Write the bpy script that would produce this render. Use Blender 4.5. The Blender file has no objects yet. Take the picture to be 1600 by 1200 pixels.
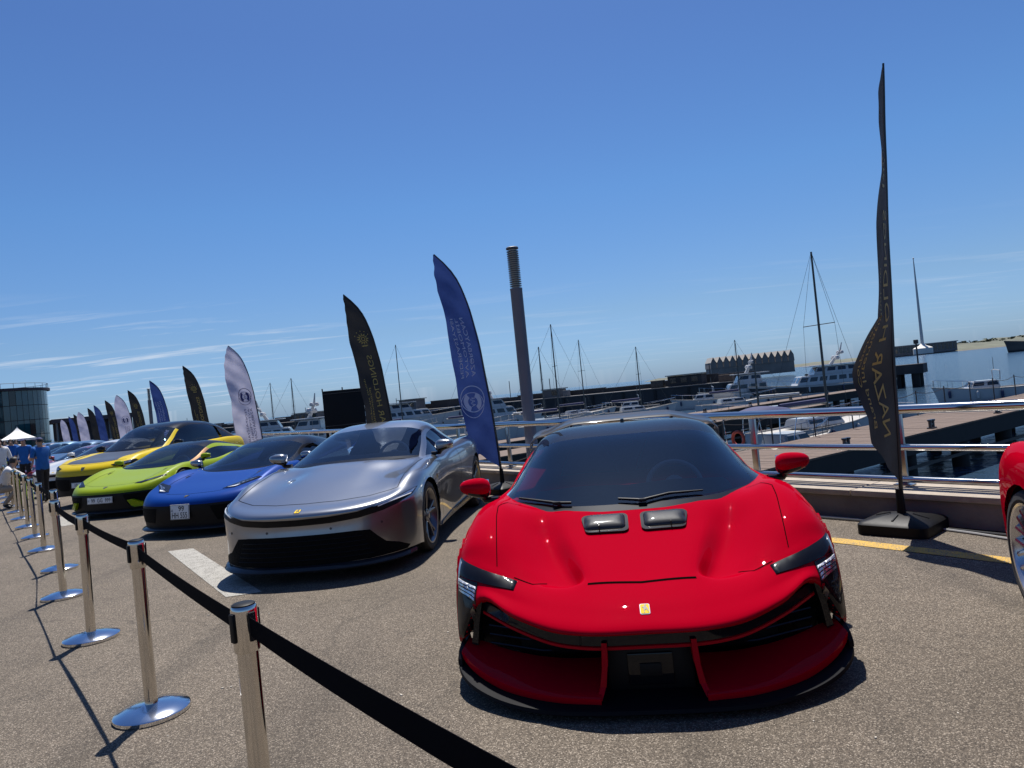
import bpy, bmesh, math, random
import numpy as np
from mathutils import Vector, Matrix
from mathutils.bvhtree import BVHTree
from mathutils.geometry import delaunay_2d_cdt
R = math.radians
scene = bpy.context.scene
COL = scene.collection
random.seed(7)

# ------------------------------------------------------------------ camera
CAM_H = 1.5
cam_data = bpy.data.cameras.new('camera')
cam_data.sensor_width = 36.0
cam_data.lens = 1120 / 1600 * 36.0
cam_data.clip_start = 0.05
cam_data.clip_end = 12000
cam = bpy.data.objects.new('camera', cam_data)
COL.objects.link(cam)
scene.camera = cam
_p, _r = R(0.72), R(5.7)
_f = Vector((0, math.cos(_p), math.sin(_p)))
_u0 = Vector((0, -math.sin(_p), math.cos(_p)))
_x0 = Vector((1, 0, 0))
_rx = _x0 * math.cos(_r) - _u0 * math.sin(_r)
_up = _x0 * math.sin(_r) + _u0 * math.cos(_r)
M = Matrix((_rx, _up, -_f)).transposed().to_4x4()
M.translation = Vector((0, 0, CAM_H))
cam.matrix_world = M

# ------------------------------------------------------------------ sky and sun
SUN_EL, SUN_AZ = R(66), R(2.5)          # azimuth measured from +Y towards +X
world = bpy.data.worlds.new('World')
scene.world = world
world.use_nodes = True
wn = world.node_tree.nodes
wl = world.node_tree.links
wn.clear()
w_out = wn.new('ShaderNodeOutputWorld')
w_bg = wn.new('ShaderNodeBackground')
w_bg.inputs['Strength'].default_value = 0.05
sky = wn.new('ShaderNodeTexSky')
sky.sky_type = 'NISHITA'
sky.sun_disc = False
sky.sun_elevation = SUN_EL
sky.sun_rotation = SUN_AZ
sky.altitude = 0
sky.air_density = 1.0
sky.dust_density = 0.6
sky.ozone_density = 2.0
# thin streaky cirrus, laid out on a horizontal cloud plane high above
geo = wn.new('ShaderNodeNewGeometry')
sep = wn.new('ShaderNodeSeparateXYZ')
tc = wn.new('ShaderNodeTexCoord')
wl.new(tc.outputs['Generated'], sep.inputs[0])
def wmath(op, a, b=None, clamp=False):
    n = wn.new('ShaderNodeMath'); n.operation = op; n.use_clamp = clamp
    for i, v in enumerate((a, b)):
        if v is None: continue
        if isinstance(v, (int, float)): n.inputs[i].default_value = v
        else: wl.new(v, n.inputs[i])
    return n.outputs[0]
zc = wmath('MAXIMUM', sep.outputs[2], 0.02)
zc = wmath('ADD', zc, 0.03)
px = wmath('DIVIDE', sep.outputs[0], zc)
py = wmath('DIVIDE', sep.outputs[1], zc)
comb = wn.new('ShaderNodeCombineXYZ')
wl.new(px, comb.inputs[0]); wl.new(py, comb.inputs[1])
mp = wn.new('ShaderNodeMapping')
mp.inputs['Rotation'].default_value = (0, 0, R(14))
mp.inputs['Scale'].default_value = (0.42, 1.5, 1)
mp.inputs['Location'].default_value = (3.1, 1.7, 0)
wl.new(comb.outputs[0], mp.inputs[0])
nz = wn.new('ShaderNodeTexNoise')
nz.inputs['Scale'].default_value = 1.1
nz.inputs['Detail'].default_value = 8
nz.inputs['Roughness'].default_value = 0.62
nz.inputs['Distortion'].default_value = 0.5
wl.new(mp.outputs[0], nz.inputs['Vector'])
cr = wn.new('ShaderNodeValToRGB')
cr.color_ramp.elements[0].position = 0.54
cr.color_ramp.elements[1].position = 0.72
wl.new(nz.outputs[0], cr.inputs[0])
low = wn.new('ShaderNodeMapRange')      # this layer is only seen far out, towards the horizon
low.inputs['From Min'].default_value = 0.17
low.inputs['From Max'].default_value = 0.10
wl.new(sep.outputs[2], low.inputs['Value'])
cloud = wmath('MULTIPLY', cr.outputs[0], low.outputs[0], True)
side = wn.new('ShaderNodeMapRange')     # the bank of cirrus lies over the land to the left
side.inputs['From Min'].default_value = -0.05; side.inputs['From Max'].default_value = -0.42
side.inputs['To Min'].default_value = 0.22; side.inputs['To Max'].default_value = 1.0
wl.new(sep.outputs[0], side.inputs['Value'])
cloud = wmath('MULTIPLY', cloud, side.outputs[0])
cloud = wmath('MULTIPLY', cloud, 0.8)
mixc = wn.new('ShaderNodeMixRGB')
mixc.inputs['Color2'].default_value = (10.0, 11.0, 12.5, 1)
wl.new(cloud, mixc.inputs['Fac'])
tint = wn.new('ShaderNodeMixRGB'); tint.blend_type = 'MULTIPLY'; tint.inputs['Fac'].default_value = 1.0
hz = wn.new('ShaderNodeValToRGB')       # clear maritime air: the band above the horizon stays pale blue, not yellow
hz.color_ramp.elements[0].position = 0.0; hz.color_ramp.elements[0].color = (.66, 1.02, 1.84, 1)
hz.color_ramp.elements[1].position = 0.45; hz.color_ramp.elements[1].color = (.61, .92, 1.41, 1)
e = hz.color_ramp.elements.new(.10); e.color = (.74, 1.00, 1.40, 1)
e = hz.color_ramp.elements.new(.26); e.color = (.66, 1.05, 1.50, 1)
wl.new(sep.outputs[2], hz.inputs[0])
wl.new(sky.outputs[0], tint.inputs['Color1']); wl.new(hz.outputs[0], tint.inputs['Color2'])
wl.new(tint.outputs[0], mixc.inputs['Color1'])
wl.new(mixc.outputs[0], w_bg.inputs['Color'])
wl.new(w_bg.outputs[0], w_out.inputs['Surface'])

sun_data = bpy.data.lights.new('sun', 'SUN')
sun_data.energy = 5.0
sun_data.angle = R(0.53)
sun_data.color = (1.0, 0.955, 0.89)
sun = bpy.data.objects.new('sun', sun_data)
COL.objects.link(sun)
_sd = Vector((math.sin(SUN_AZ) * math.cos(SUN_EL), math.cos(SUN_AZ) * math.cos(SUN_EL), math.sin(SUN_EL)))
sun.rotation_euler = _sd.to_track_quat('Z', 'Y').to_euler()
sun.location = _sd * 60

scene.view_settings.view_transform = 'Standard'
scene.view_settings.look = 'None'
scene.view_settings.gamma = 1.0
scene.view_settings.use_curve_mapping = False
scene.view_settings.exposure = 0.5

# ------------------------------------------------------------------ materials
MATS = {}
def _ramp(nt, stops):
    n = nt.nodes.new('ShaderNodeValToRGB')
    els = n.color_ramp.elements
    els[0].position, els[0].color = stops[0][0], (*stops[0][1], 1)
    els[1].position, els[1].color = stops[-1][0], (*stops[-1][1], 1)
    for p, c in stops[1:-1]:
        e = els.new(p); e.color = (*c, 1)
    return n
def mat(name, col=(.5, .5, .5), rough=.5, metal=0., coat=0., coat_rough=.03, spec=.5, vary=0., vscale=6., bump=0., bscale=40.,
        emit=None, flake=0., aniso=0., dirt=0.):
    if name in MATS: return MATS[name]
    m = bpy.data.materials.new(name); m.use_nodes = True
    nt = m.node_tree; b = nt.nodes['Principled BSDF']
    b.inputs['Base Color'].default_value = (*col, 1)
    b.inputs['Roughness'].default_value = rough
    b.inputs['Metallic'].default_value = metal
    b.inputs['Coat Weight'].default_value = coat
    b.inputs['Coat Roughness'].default_value = coat_rough
    b.inputs['Specular IOR Level'].default_value = spec
    tc = nt.nodes.new('ShaderNodeTexCoord')
    if vary:
        n = nt.nodes.new('ShaderNodeTexNoise'); n.inputs['Scale'].default_value = vscale
        n.inputs['Detail'].default_value = 6; n.inputs['Roughness'].default_value = .65
        nt.links.new(tc.outputs['Object'], n.inputs['Vector'])
        lo = tuple(max(0, c * (1 - vary)) for c in col); hi = tuple(min(1, c * (1 + vary)) for c in col)
        r = _ramp(nt, [(.3, lo), (.7, hi)])
        nt.links.new(n.outputs[0], r.inputs[0]); nt.links.new(r.outputs[0], b.inputs['Base Color'])
        rr = nt.nodes.new('ShaderNodeMapRange')
        rr.inputs['To Min'].default_value = max(0.02, rough - .12 * min(1, vary * 2)); rr.inputs['To Max'].default_value = min(1, rough + .12 * min(1, vary * 2))
        nt.links.new(n.outputs[0], rr.inputs['Value']); nt.links.new(rr.outputs[0], b.inputs['Roughness'])
    if flake:
        v = nt.nodes.new('ShaderNodeTexVoronoi'); v.inputs['Scale'].default_value = 900
        nt.links.new(tc.outputs['Object'], v.inputs['Vector'])
        hs = nt.nodes.new('ShaderNodeHueSaturation'); hs.inputs['Color'].default_value = (*col, 1)
        mr = nt.nodes.new('ShaderNodeMapRange'); mr.inputs['To Min'].default_value = 1 - flake; mr.inputs['To Max'].default_value = 1 + flake
        nt.links.new(v.outputs['Color'], mr.inputs['Value']); nt.links.new(mr.outputs[0], hs.inputs['Value'])
        nt.links.new(hs.outputs[0], b.inputs['Base Color'])
    if bump:
        n2 = nt.nodes.new('ShaderNodeTexNoise'); n2.inputs['Scale'].default_value = bscale; n2.inputs['Detail'].default_value = 5
        nt.links.new(tc.outputs['Object'], n2.inputs['Vector'])
        bp = nt.nodes.new('ShaderNodeBump'); bp.inputs['Strength'].default_value = bump; bp.inputs['Distance'].default_value = .01
        nt.links.new(n2.outputs[0], bp.inputs['Height']); nt.links.new(bp.outputs[0], b.inputs['Normal'])
    if emit:
        b.inputs['Emission Color'].default_value = (*col, 1); b.inputs['Emission Strength'].default_value = emit
    MATS[name] = m
    return m
def glass_mat(name, tint=(.05, .06, .07), ior=1.5, mixv=.0, rough=.0):
    """thin tinted pane: what passes is tinted, the rest is mirrored by fresnel"""
    if name in MATS: return MATS[name]
    m = bpy.data.materials.new(name); m.use_nodes = True
    nt = m.node_tree; nt.nodes.clear()
    out = nt.nodes.new('ShaderNodeOutputMaterial')
    tr = nt.nodes.new('ShaderNodeBsdfTransparent'); tr.inputs[0].default_value = (*tint, 1)
    gl = nt.nodes.new('ShaderNodeBsdfGlossy'); gl.inputs['Roughness'].default_value = rough
    gl.inputs['Color'].default_value = (.95, .97, 1, 1)
    fr = nt.nodes.new('ShaderNodeFresnel'); fr.inputs['IOR'].default_value = ior
    mx = nt.nodes.new('ShaderNodeMixShader')
    nt.links.new(fr.outputs[0], mx.inputs[0]); nt.links.new(tr.outputs[0], mx.inputs[1]); nt.links.new(gl.outputs[0], mx.inputs[2])
    nt.links.new(mx.outputs[0], out.inputs[0])
    MATS[name] = m
    return m

# ------------------------------------------------------------------ object helpers
def link(o, parent=None):
    COL.objects.link(o)
    if parent is not None: o.parent = parent
    return o
def thing(name, label, cat, loc=(0, 0, 0), rz=0., group=None):
    o = bpy.data.objects.new(name, None); o.empty_display_size = .2
    o.location = loc; o.rotation_euler = (0, 0, rz)
    link(o); tag(o, label, cat, group)
    return o
def tag(o, label=None, cat=None, group=None, kind=None):
    if label: o['label'] = label
    if cat: o['category'] = cat
    if group: o['group'] = group
    if kind: o['kind'] = kind
    return o
def mk(name, verts, faces, mats, parent=None, smooth=True, sharp=35, mi=None, loc=None):
    me = bpy.data.meshes.new(name)
    me.from_pydata([tuple(map(float, v)) for v in verts], [], [tuple(map(int, f)) for f in faces])
    if not isinstance(mats, (list, tuple)): mats = [mats]
    for m in mats: me.materials.append(m)
    if mi is not None: me.polygons.foreach_set('material_index', list(mi))
    me.polygons.foreach_set('use_smooth', [smooth] * len(me.polygons))
    me.validate(); me.update()
    if smooth and sharp: me.set_sharp_from_angle(angle=R(sharp))
    o = bpy.data.objects.new(name, me)
    if loc is not None: o.location = loc
    return link(o, parent)
class MB:
    """collects simple solids into one mesh"""
    def __init__(s): s.v, s.f, s.m = [], [], []
    def add(s, v, f, mi=0):
        o = len(s.v); s.v += [tuple(p) for p in v]; s.f += [tuple(i + o for i in q) for q in f]; s.m += [mi] * len(f)
        return s
    def box(s, c, d, rz=0, mi=0, bev=0., T=None):
        x, y, z = d[0] / 2, d[1] / 2, d[2] / 2
        if bev > 0:
            b = min(bev, x * .9, y * .9, z * .9)
            bm = bmesh.new(); bmesh.ops.create_cube(bm, size=1)
            for v in bm.verts: v.co = Vector((v.co.x * d[0], v.co.y * d[1], v.co.z * d[2]))
            bmesh.ops.bevel(bm, geom=bm.edges[:], offset=b, segments=2, affect='EDGES', profile=.6)
            vs = [v.co.copy() for v in bm.verts]; bm.verts.index_update(); fs = [[v.index for v in f.verts] for f in bm.faces]; bm.free()
        else:
            vs = [Vector((sx * x, sy * y, sz * z)) for sz in (-1, 1) for sy in (-1, 1) for sx in (-1, 1)]
            fs = [(0, 2, 3, 1), (4, 5, 7, 6), (0, 1, 5, 4), (2, 6, 7, 3), (0, 4, 6, 2), (1, 3, 7, 5)]
        c_, s_ = math.cos(rz), math.sin(rz)
        vs = [Vector((v.x * c_ - v.y * s_, v.x * s_ + v.y * c_, v.z)) for v in vs]
        if T is not None: vs = [T @ v for v in vs]
        return s.add([v + Vector(c) for v in vs], fs, mi)
    def tube(s, pts, r, n=8, mi=0, caps=True, closed=False):
        pts = [Vector(p) for p in pts]; L = len(pts)
        rs = r if isinstance(r, (list, tuple)) else [r] * L
        vs, fs = [], []
        up = None
        for i, p in enumerate(pts):
            if closed: t = pts[(i + 1) % L] - pts[i - 1]
            else: t = pts[min(i + 1, L - 1)] - pts[max(i - 1, 0)]
            t.normalize()
            if up is None:
                up = Vector((0, 0, 1)) if abs(t.z) < .9 else Vector((1, 0, 0))
            a = t.cross(up)
            if a.length < 1e-4: a = t.orthogonal()
            a.normalize(); b = a.cross(t).normalized(); up = b
            for k in range(n):
                an = 2 * math.pi * k / n
                vs.append(p + (a * math.cos(an) + b * math.sin(an)) * rs[i])
        m = L if closed else L - 1
        for i in range(m):
            for k in range(n):
                j = (i + 1) % L
                fs.append((i * n + k, i * n + (k + 1) % n, j * n + (k + 1) % n, j * n + k))
        if caps and not closed:
            fs.append(tuple(range(n - 1, -1, -1))); fs.append(tuple((L - 1) * n + k for k in range(n)))
        return s.add(vs, fs, mi)
    def lathe(s, prof, n=32, axis='Z', c=(0, 0, 0), mi=0, closed=False):
        """prof: (radius, height) pairs"""
        vs, fs = [], []
        for (r, h) in prof:
            for k in range(n):
                a = 2 * math.pi * k / n
                if axis == 'Z': v = (r * math.cos(a), r * math.sin(a), h)
                elif axis == 'X': v = (h, r * math.cos(a), r * math.sin(a))
                else: v = (r * math.cos(a), h, r * math.sin(a))
                vs.append(Vector(v) + Vector(c))
        L = len(prof)
        for i in range(L if closed else L - 1):
            j = (i + 1) % L
            for k in range(n):
                q = (i * n + k, i * n + (k + 1) % n, j * n + (k + 1) % n, j * n + k)
                fs.append(q)
        if not closed:
            if prof[0][0] > 1e-4: fs.append(tuple(range(n - 1, -1, -1)))
            if prof[-1][0] > 1e-4: fs.append(tuple((L - 1) * n + k for k in range(n)))
        return s.add(vs, fs, mi)
    def build(s, name, mats, parent=None, smooth=True, sharp=35, loc=None):
        o = mk(name, s.v, s.f, mats, parent, smooth, sharp, s.m, loc)
        bm = bmesh.new(); bm.from_mesh(o.data)
        bmesh.ops.remove_doubles(bm, verts=bm.verts, dist=1e-5)
        bmesh.ops.recalc_face_normals(bm, faces=bm.faces)
        bm.to_mesh(o.data); bm.free()
        if smooth and sharp: o.data.set_sharp_from_angle(angle=R(sharp))
        return o
def text_mesh(body, size=1., extrude=0., bold=0.):
    cu = bpy.data.curves.new('lettering', 'FONT'); cu.body = body; cu.size = size; cu.extrude = extrude; cu.offset = bold
    cu.align_x = 'CENTER'; cu.align_y = 'CENTER'; cu.resolution_u = 3
    o = bpy.data.objects.new('lettering', cu); COL.objects.link(o)
    dg = bpy.context.evaluated_depsgraph_get()
    me = bpy.data.meshes.new_from_object(o.evaluated_get(dg))
    vs = [v.co.copy() for v in me.vertices]; fs = [tuple(p.vertices) for p in me.polygons]
    bpy.data.objects.remove(o); bpy.data.curves.remove(cu); bpy.data.meshes.remove(me)
    return vs, fs
def text_fit(body, w, h, bold=0.):
    """flat lettering scaled into a w x h box about the origin"""
    vs, fs = text_mesh(body, 1., 0., bold)
    if not vs: return [], []
    xs = [v.x for v in vs]; ys = [v.y for v in vs]
    sx = w / max(1e-6, max(xs) - min(xs)); sy = h / max(1e-6, max(ys) - min(ys))
    cx, cy = (max(xs) + min(xs)) / 2, (max(ys) + min(ys)) / 2
    return [((v.x - cx) * sx, (v.y - cy) * sy) for v in vs], fs

# ------------------------------------------------------------------ smooth net surfaces
def _tangents(P, t, sym0=False):
    n = len(t); m = np.zeros_like(P)
    d = (P[1:] - P[:-1]) / (t[1:] - t[:-1]).reshape(-1, *([1] * (P.ndim - 1)))
    for i in range(1, n - 1):
        h0, h1 = t[i] - t[i - 1], t[i + 1] - t[i]
        b = (d[i - 1] * h1 + d[i] * h0) / (h0 + h1)
        lim = 2.2 * np.minimum(np.abs(d[i - 1]), np.abs(d[i])) + .15 * np.maximum(np.abs(d[i - 1]), np.abs(d[i]))
        m[i] = np.clip(b, -lim, lim)
    m[0] = d[0]; m[-1] = d[-1]
    if sym0:
        m[0][..., 1:] = 0.
    return m
def _herm(P, t, m, k):
    """k samples per span"""
    out = []
    n = len(t)
    for i in range(n - 1):
        h = t[i + 1] - t[i]
        for j in range(k):
            s = j / k
            out.append((2 * s**3 - 3 * s**2 + 1) * P[i] + (s**3 - 2 * s**2 + s) * h * m[i] + (-2 * s**3 + 3 * s**2) * P[i + 1] + (s**3 - s**2) * h * m[i + 1])
    out.append(P[-1].copy())
    return np.array(out)
def net(rows, ku=8, kv=6):
    """rows of (x,y,z) control points from the centre line outwards -> dense half grid, passing through every point"""
    P = np.array(rows, float)
    t = np.concatenate([[0], np.cumsum(np.linalg.norm(P[1:] - P[:-1], axis=2).mean(1) + 1e-4)])
    A = _herm(P, t, _tangents(P, t), ku)
    B = np.swapaxes(A, 0, 1)
    s = np.concatenate([[0], np.cumsum(np.linalg.norm(B[1:] - B[:-1], axis=2).mean(1) + 1e-4)])
    C = _herm(B, s, _tangents(B, s, True), kv)
    return np.swapaxes(C, 0, 1)
def curve(pts, k=8):
    P = np.array(pts, float)
    t = np.concatenate([[0], np.cumsum(np.linalg.norm(P[1:] - P[:-1], axis=1) + 1e-5)])
    return _herm(P, t, _tangents(P, t), k)
def half_to_full(G, both=True):
    """mirror a half grid (column 0 on the centre line) into a full one"""
    Mi = G[:, :0:-1].copy(); Mi[..., 0] *= -1
    return np.concatenate([Mi, G], axis=1)
def grid_vf(G, wrap=False):
    a, b = G.shape[:2]
    v = G.reshape(-1, 3)
    f = [(i * b + j, i * b + j + 1, (i + 1) * b + j + 1, (i + 1) * b + j) for i in range(a - 1) for j in range(b - 1)]
    return v, f
def grid_obj(name, G, m, parent, thick=0., sharp=40, flip=False):
    v, f = grid_vf(G)
    if flip: f = [q[::-1] for q in f]
    o = mk(name, v, f, m, parent, True, sharp)
    if thick:
        md = o.modifiers.new('thickness', 'SOLIDIFY'); md.thickness = thick; md.offset = -1
    return o
def cut_arches(v, f, arches):
    """remove faces inside wheel-arch circles (y,z,r,xmin) and pull the rim onto the circle"""
    v = np.array(v, float); f = list(f)
    for (cy, cz, r, xm) in arches:
        rad = np.hypot(v[:, 1] - cy, v[:, 2] - cz)
        ins = (rad < r) & (np.abs(v[:, 0]) > xm)
        keep = [q for q in f if not all(ins[i] for i in q)]
        used = set(i for q in keep for i in q)
        for i in used:
            if ins[i] and rad[i] > 1e-4:
                k = r / rad[i]
                v[i, 1] = cy + (v[i, 1] - cy) * k; v[i, 2] = cz + (v[i, 2] - cz) * k
        f = keep
    used = sorted(set(i for q in f for i in q)); mp = {a: b for b, a in enumerate(used)}
    return v[used], [tuple(mp[i] for i in q) for q in f]
class Surf:
    """ray-casting onto built shapes, for pieces that lie on a curved body"""
    def __init__(s, parts):
        V, F = [], []
        for v, f in parts:
            o = len(V); V += [tuple(map(float, p)) for p in v]; F += [tuple(int(i) + o for i in q) for q in f]
        s.t = BVHTree.FromPolygons(V, F)
    def hit(s, a, b, axis, side=1):
        if axis == 'front': o, d = Vector((a, -3, b)), Vector((0, 1, 0))
        elif axis == 'top': o, d = Vector((a, b, 4)), Vector((0, 0, -1))
        elif axis == 'rear': o, d = Vector((a, 9, b)), Vector((0, -1, 0))
        else: o, d = Vector((side * 4, a, b)), Vector((-side, 0, 0))
        h = s.t.ray_cast(o, d)
        if h[0] is None:
            h = s.t.find_nearest(Vector((a, .5, b)) if axis == 'front' else Vector((a, b, .8)) if axis == 'top' else Vector((a, 4.4, b)) if axis == 'rear' else Vector((side, a, b)))
        n = h[1].copy()
        if n.dot(d) > 0: n.negate()
        return h[0], n
def resample(poly, step):
    out = []
    for i in range(len(poly)):
        a, b = Vector(poly[i]), Vector(poly[(i + 1) % len(poly)])
        k = max(1, int((b - a).length / step))
        out += [a + (b - a) * (j / k) for j in range(k)]
    return out
def patch(name, poly, axis, surf, m, parent, off=.004, dome=0., step=.03, side=1, rim=.01, mirror=False, smooth=True):
    """a real piece with a rim that follows the body under an outline"""
    bd = resample(poly, step)
    n = len(bd)
    xs = [p.x for p in bd]; ys = [p.y for p in bd]
    pts = list(bd)
    x = min(xs) + step * .6
    def inside(p):
        c = False; j = n - 1
        for i in range(n):
            if (bd[i].y > p[1]) != (bd[j].y > p[1]) and p[0] < (bd[j].x - bd[i].x) * (p[1] - bd[i].y) / (bd[j].y - bd[i].y) + bd[i].x: c = not c
            j = i
        return c
    def edge_d(p):
        return min((Vector(p) - q).length for q in bd)
    while x < max(xs):
        y = min(ys) + step * .6
        while y < max(ys):
            if inside((x, y)) and edge_d((x, y)) > step * .45: pts.append(Vector((x, y)))
            y += step
        x += step
    r = delaunay_2d_cdt([Vector((p.x, p.y)) for p in pts], [(i, (i + 1) % n) for i in range(n)], [list(range(n))], 1, 1e-6)
    v2, faces = r[0], r[2]
    dm = max([edge_d(p) for p in v2] + [1e-6])
    vs, base = [], []
    for p in v2:
        q, nn = surf.hit(-p.x if mirror else p.x, p.y, axis, side)
        h = off + (dome * math.sqrt(max(0, 1 - (1 - min(1, edge_d(p) / dm)) ** 2)) if dome else 0)
        vs.append(q + nn * h); base.append(q - nn * rim)
    fs = [tuple(f) for f in faces]
    # rim
    ec = {}
    for f in fs:
        for i in range(len(f)):
            e = (f[i], f[(i + 1) % len(f)]); ec[e] = 1
    o = len(vs); vs2 = vs + base
    for (a, b) in list(ec):
        if (b, a) not in ec: fs.append((b, a, a + o, b + o))
    used = sorted(set(i for f in fs for i in f)); mp = {a: b for b, a in enumerate(used)}
    ob = mk(name, [vs2[i] for i in used], [tuple(mp[i] for i in f) for f in fs], m, parent, smooth, 50)
    bm = bmesh.new(); bm.from_mesh(ob.data); bmesh.ops.recalc_face_normals(bm, faces=bm.faces); bm.to_mesh(ob.data); bm.free()
    return ob
def seam(mb, pts, axis, surf, w=.006, off=.0015, side=1, step=.03, mirror=False):
    """a narrow dark joint line running over the body"""
    P = []
    for i in range(len(pts) - 1):
        a, b = Vector(pts[i]), Vector(pts[i + 1]); k = max(1, int((b - a).length / step))
        P += [a + (b - a) * (j / k) for j in range(k)]
    P.append(Vector(pts[-1]))
    H = [surf.hit(-p.x if mirror else p.x, p.y, axis, side) for p in P]
    vs, fs = [], []
    for i, (q, n) in enumerate(H):
        t = H[min(i + 1, len(H) - 1)][0] - H[max(i - 1, 0)][0]
        if t.length < 1e-6: t = Vector((1, 0, 0))
        s_ = t.cross(n).normalized() * (w / 2)
        vs += [q + n * off - s_, q + n * off + s_]
        if i: fs.append((2 * i - 2, 2 * i - 1, 2 * i + 1, 2 * i))
    mb.add(vs, fs)
def rrect(x0, y0, x1, y1, r, k=4):
    out = []
    for cx, cy, a in ((x1 - r, y1 - r, 0), (x0 + r, y1 - r, 90), (x0 + r, y0 + r, 180), (x1 - r, y0 + r, 270)):
        for j in range(k + 1):
            t = R(a + 90 * j / k); out.append((cx + r * math.cos(t), cy + r * math.sin(t)))
    return out
# quay frame: r runs along the parked row, n points out to sea
_AZ = R(35.3)
RV = Vector((-math.sin(_AZ), math.cos(_AZ), 0)); NV = Vector((math.cos(_AZ), math.sin(_AZ), 0))
def Q(r, n, z=0.): return RV * r + NV * n + Vector((0, 0, z))
QROT = math.atan2(NV.y, NV.x)      # local +x -> sea, local +y -> along the row

# ------------------------------------------------------------------ ground, kerb wall, water
def asphalt():
    m = bpy.data.materials.new('asphalt'); m.use_nodes = True
    nt = m.node_tree; b = nt.nodes['Principled BSDF']; L = nt.links
    tc = nt.nodes.new('ShaderNodeTexCoord')
    v = nt.nodes.new('ShaderNodeTexVoronoi'); v.inputs['Scale'].default_value = 190; v.inputs['Randomness'].default_value = 1
    L.new(tc.outputs['Object'], v.inputs['Vector'])
    sx = nt.nodes.new('ShaderNodeSeparateColor'); L.new(v.outputs['Color'], sx.inputs[0])
    stones = _ramp(nt, [(0., (.055, .043, .031)), (.3, (.106, .084, .062)), (.62, (.148, .119, .088)), (.85, (.215, .175, .132)), (1., (.40, .34, .27))])
    L.new(sx.outputs[0], stones.inputs[0])
    edge = nt.nodes.new('ShaderNodeMapRange'); edge.inputs['From Min'].default_value = .25; edge.inputs['From Max'].default_value = .75
    edge.inputs['To Min'].default_value = 1; edge.inputs['To Max'].default_value = .60
    L.new(v.outputs['Distance'], edge.inputs['Value'])
    n1 = nt.nodes.new('ShaderNodeTexNoise'); n1.inputs['Scale'].default_value = .55; n1.inputs['Detail'].default_value = 9; n1.inputs['Roughness'].default_value = .66
    L.new(tc.outputs['Object'], n1.inputs['Vector'])
    big = nt.nodes.new('ShaderNodeMapRange'); big.inputs['From Min'].default_value = .3; big.inputs['From Max'].default_value = .7
    big.inputs['To Min'].default_value = .74; big.inputs['To Max'].default_value = 1.18
    L.new(n1.outputs[0], big.inputs['Value'])
    # worn stains and wheel-polished lanes
    n3 = nt.nodes.new('ShaderNodeTexNoise'); n3.inputs['Scale'].default_value = 2.6; n3.inputs['Detail'].default_value = 4; n3.inputs['Distortion'].default_value = 1.2
    L.new(tc.outputs['Object'], n3.inputs['Vector'])
    st = nt.nodes.new('ShaderNodeMapRange'); st.inputs['From Min'].default_value = .62; st.inputs['From Max'].default_value = .78
    st.inputs['To Min'].default_value = 1; st.inputs['To Max'].default_value = .58
    L.new(n3.outputs[0], st.inputs['Value'])
    # hairline cracks
    vc = nt.nodes.new('ShaderNodeTexVoronoi'); vc.feature = 'DISTANCE_TO_EDGE'; vc.inputs['Scale'].default_value = .42
    nd = nt.nodes.new('ShaderNodeTexNoise'); nd.inputs['Scale'].default_value = 1.3; nd.inputs['Detail'].default_value = 7
    L.new(tc.outputs['Object'], nd.inputs['Vector'])
    mx = nt.nodes.new('ShaderNodeMixRGB'); mx.inputs[0].default_value = .35
    L.new(tc.outputs['Object'], mx.inputs[1]); L.new(nd.outputs['Color'], mx.inputs[2]); L.new(mx.outputs[0], vc.inputs['Vector'])
    ck = nt.nodes.new('ShaderNodeMapRange'); ck.inputs['From Min'].default_value = .0; ck.inputs['From Max'].default_value = .005
    ck.inputs['To Min'].default_value = .78; ck.inputs['To Max'].default_value = 1
    L.new(vc.outputs['Distance'], ck.inputs['Value'])
    vo = nt.nodes.new('ShaderNodeTexVoronoi'); vo.inputs['Scale'].default_value = .9
    L.new(tc.outputs['Object'], vo.inputs['Vector'])
    n5 = nt.nodes.new('ShaderNodeTexNoise'); n5.inputs['Scale'].default_value = 14; n5.inputs['Detail'].default_value = 3
    L.new(tc.outputs['Object'], n5.inputs['Vector'])
    ad = nt.nodes.new('ShaderNodeMath'); ad.operation = 'MULTIPLY_ADD'; ad.inputs[1].default_value = .09; L.new(n5.outputs[0], ad.inputs[0]); L.new(vo.outputs['Distance'], ad.inputs[2])
    oil = nt.nodes.new('ShaderNodeMapRange'); oil.inputs['From Min'].default_value = .07; oil.inputs['From Max'].default_value = .13
    oil.inputs['To Min'].default_value = .62; oil.inputs['To Max'].default_value = 1
    L.new(ad.outputs[0], oil.inputs['Value'])
    tm = nt.nodes.new('ShaderNodeMapping'); tm.inputs['Rotation'].default_value = (0, 0, R(-35.3)); tm.inputs['Scale'].default_value = (1.1, .03, 1)
    L.new(tc.outputs['Object'], tm.inputs[0])
    n6 = nt.nodes.new('ShaderNodeTexNoise'); n6.inputs['Scale'].default_value = 2.2; n6.inputs['Detail'].default_value = 2; L.new(tm.outputs[0], n6.inputs['Vector'])
    trk = nt.nodes.new('ShaderNodeMapRange'); trk.inputs['From Min'].default_value = .55; trk.inputs['From Max'].default_value = .75
    trk.inputs['To Min'].default_value = 1; trk.inputs['To Max'].default_value = .70
    L.new(n6.outputs[0], trk.inputs['Value'])
    def mul(a, c):
        q = nt.nodes.new('ShaderNodeMath'); q.operation = 'MULTIPLY'; L.new(a, q.inputs[0]); L.new(c, q.inputs[1]); return q.outputs[0]
    k = mul(mul(mul(mul(mul(edge.outputs[0], big.outputs[0]), st.outputs[0]), ck.outputs[0]), oil.outputs[0]), trk.outputs[0])
    c = nt.nodes.new('ShaderNodeVectorMath'); c.operation = 'SCALE'
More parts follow.
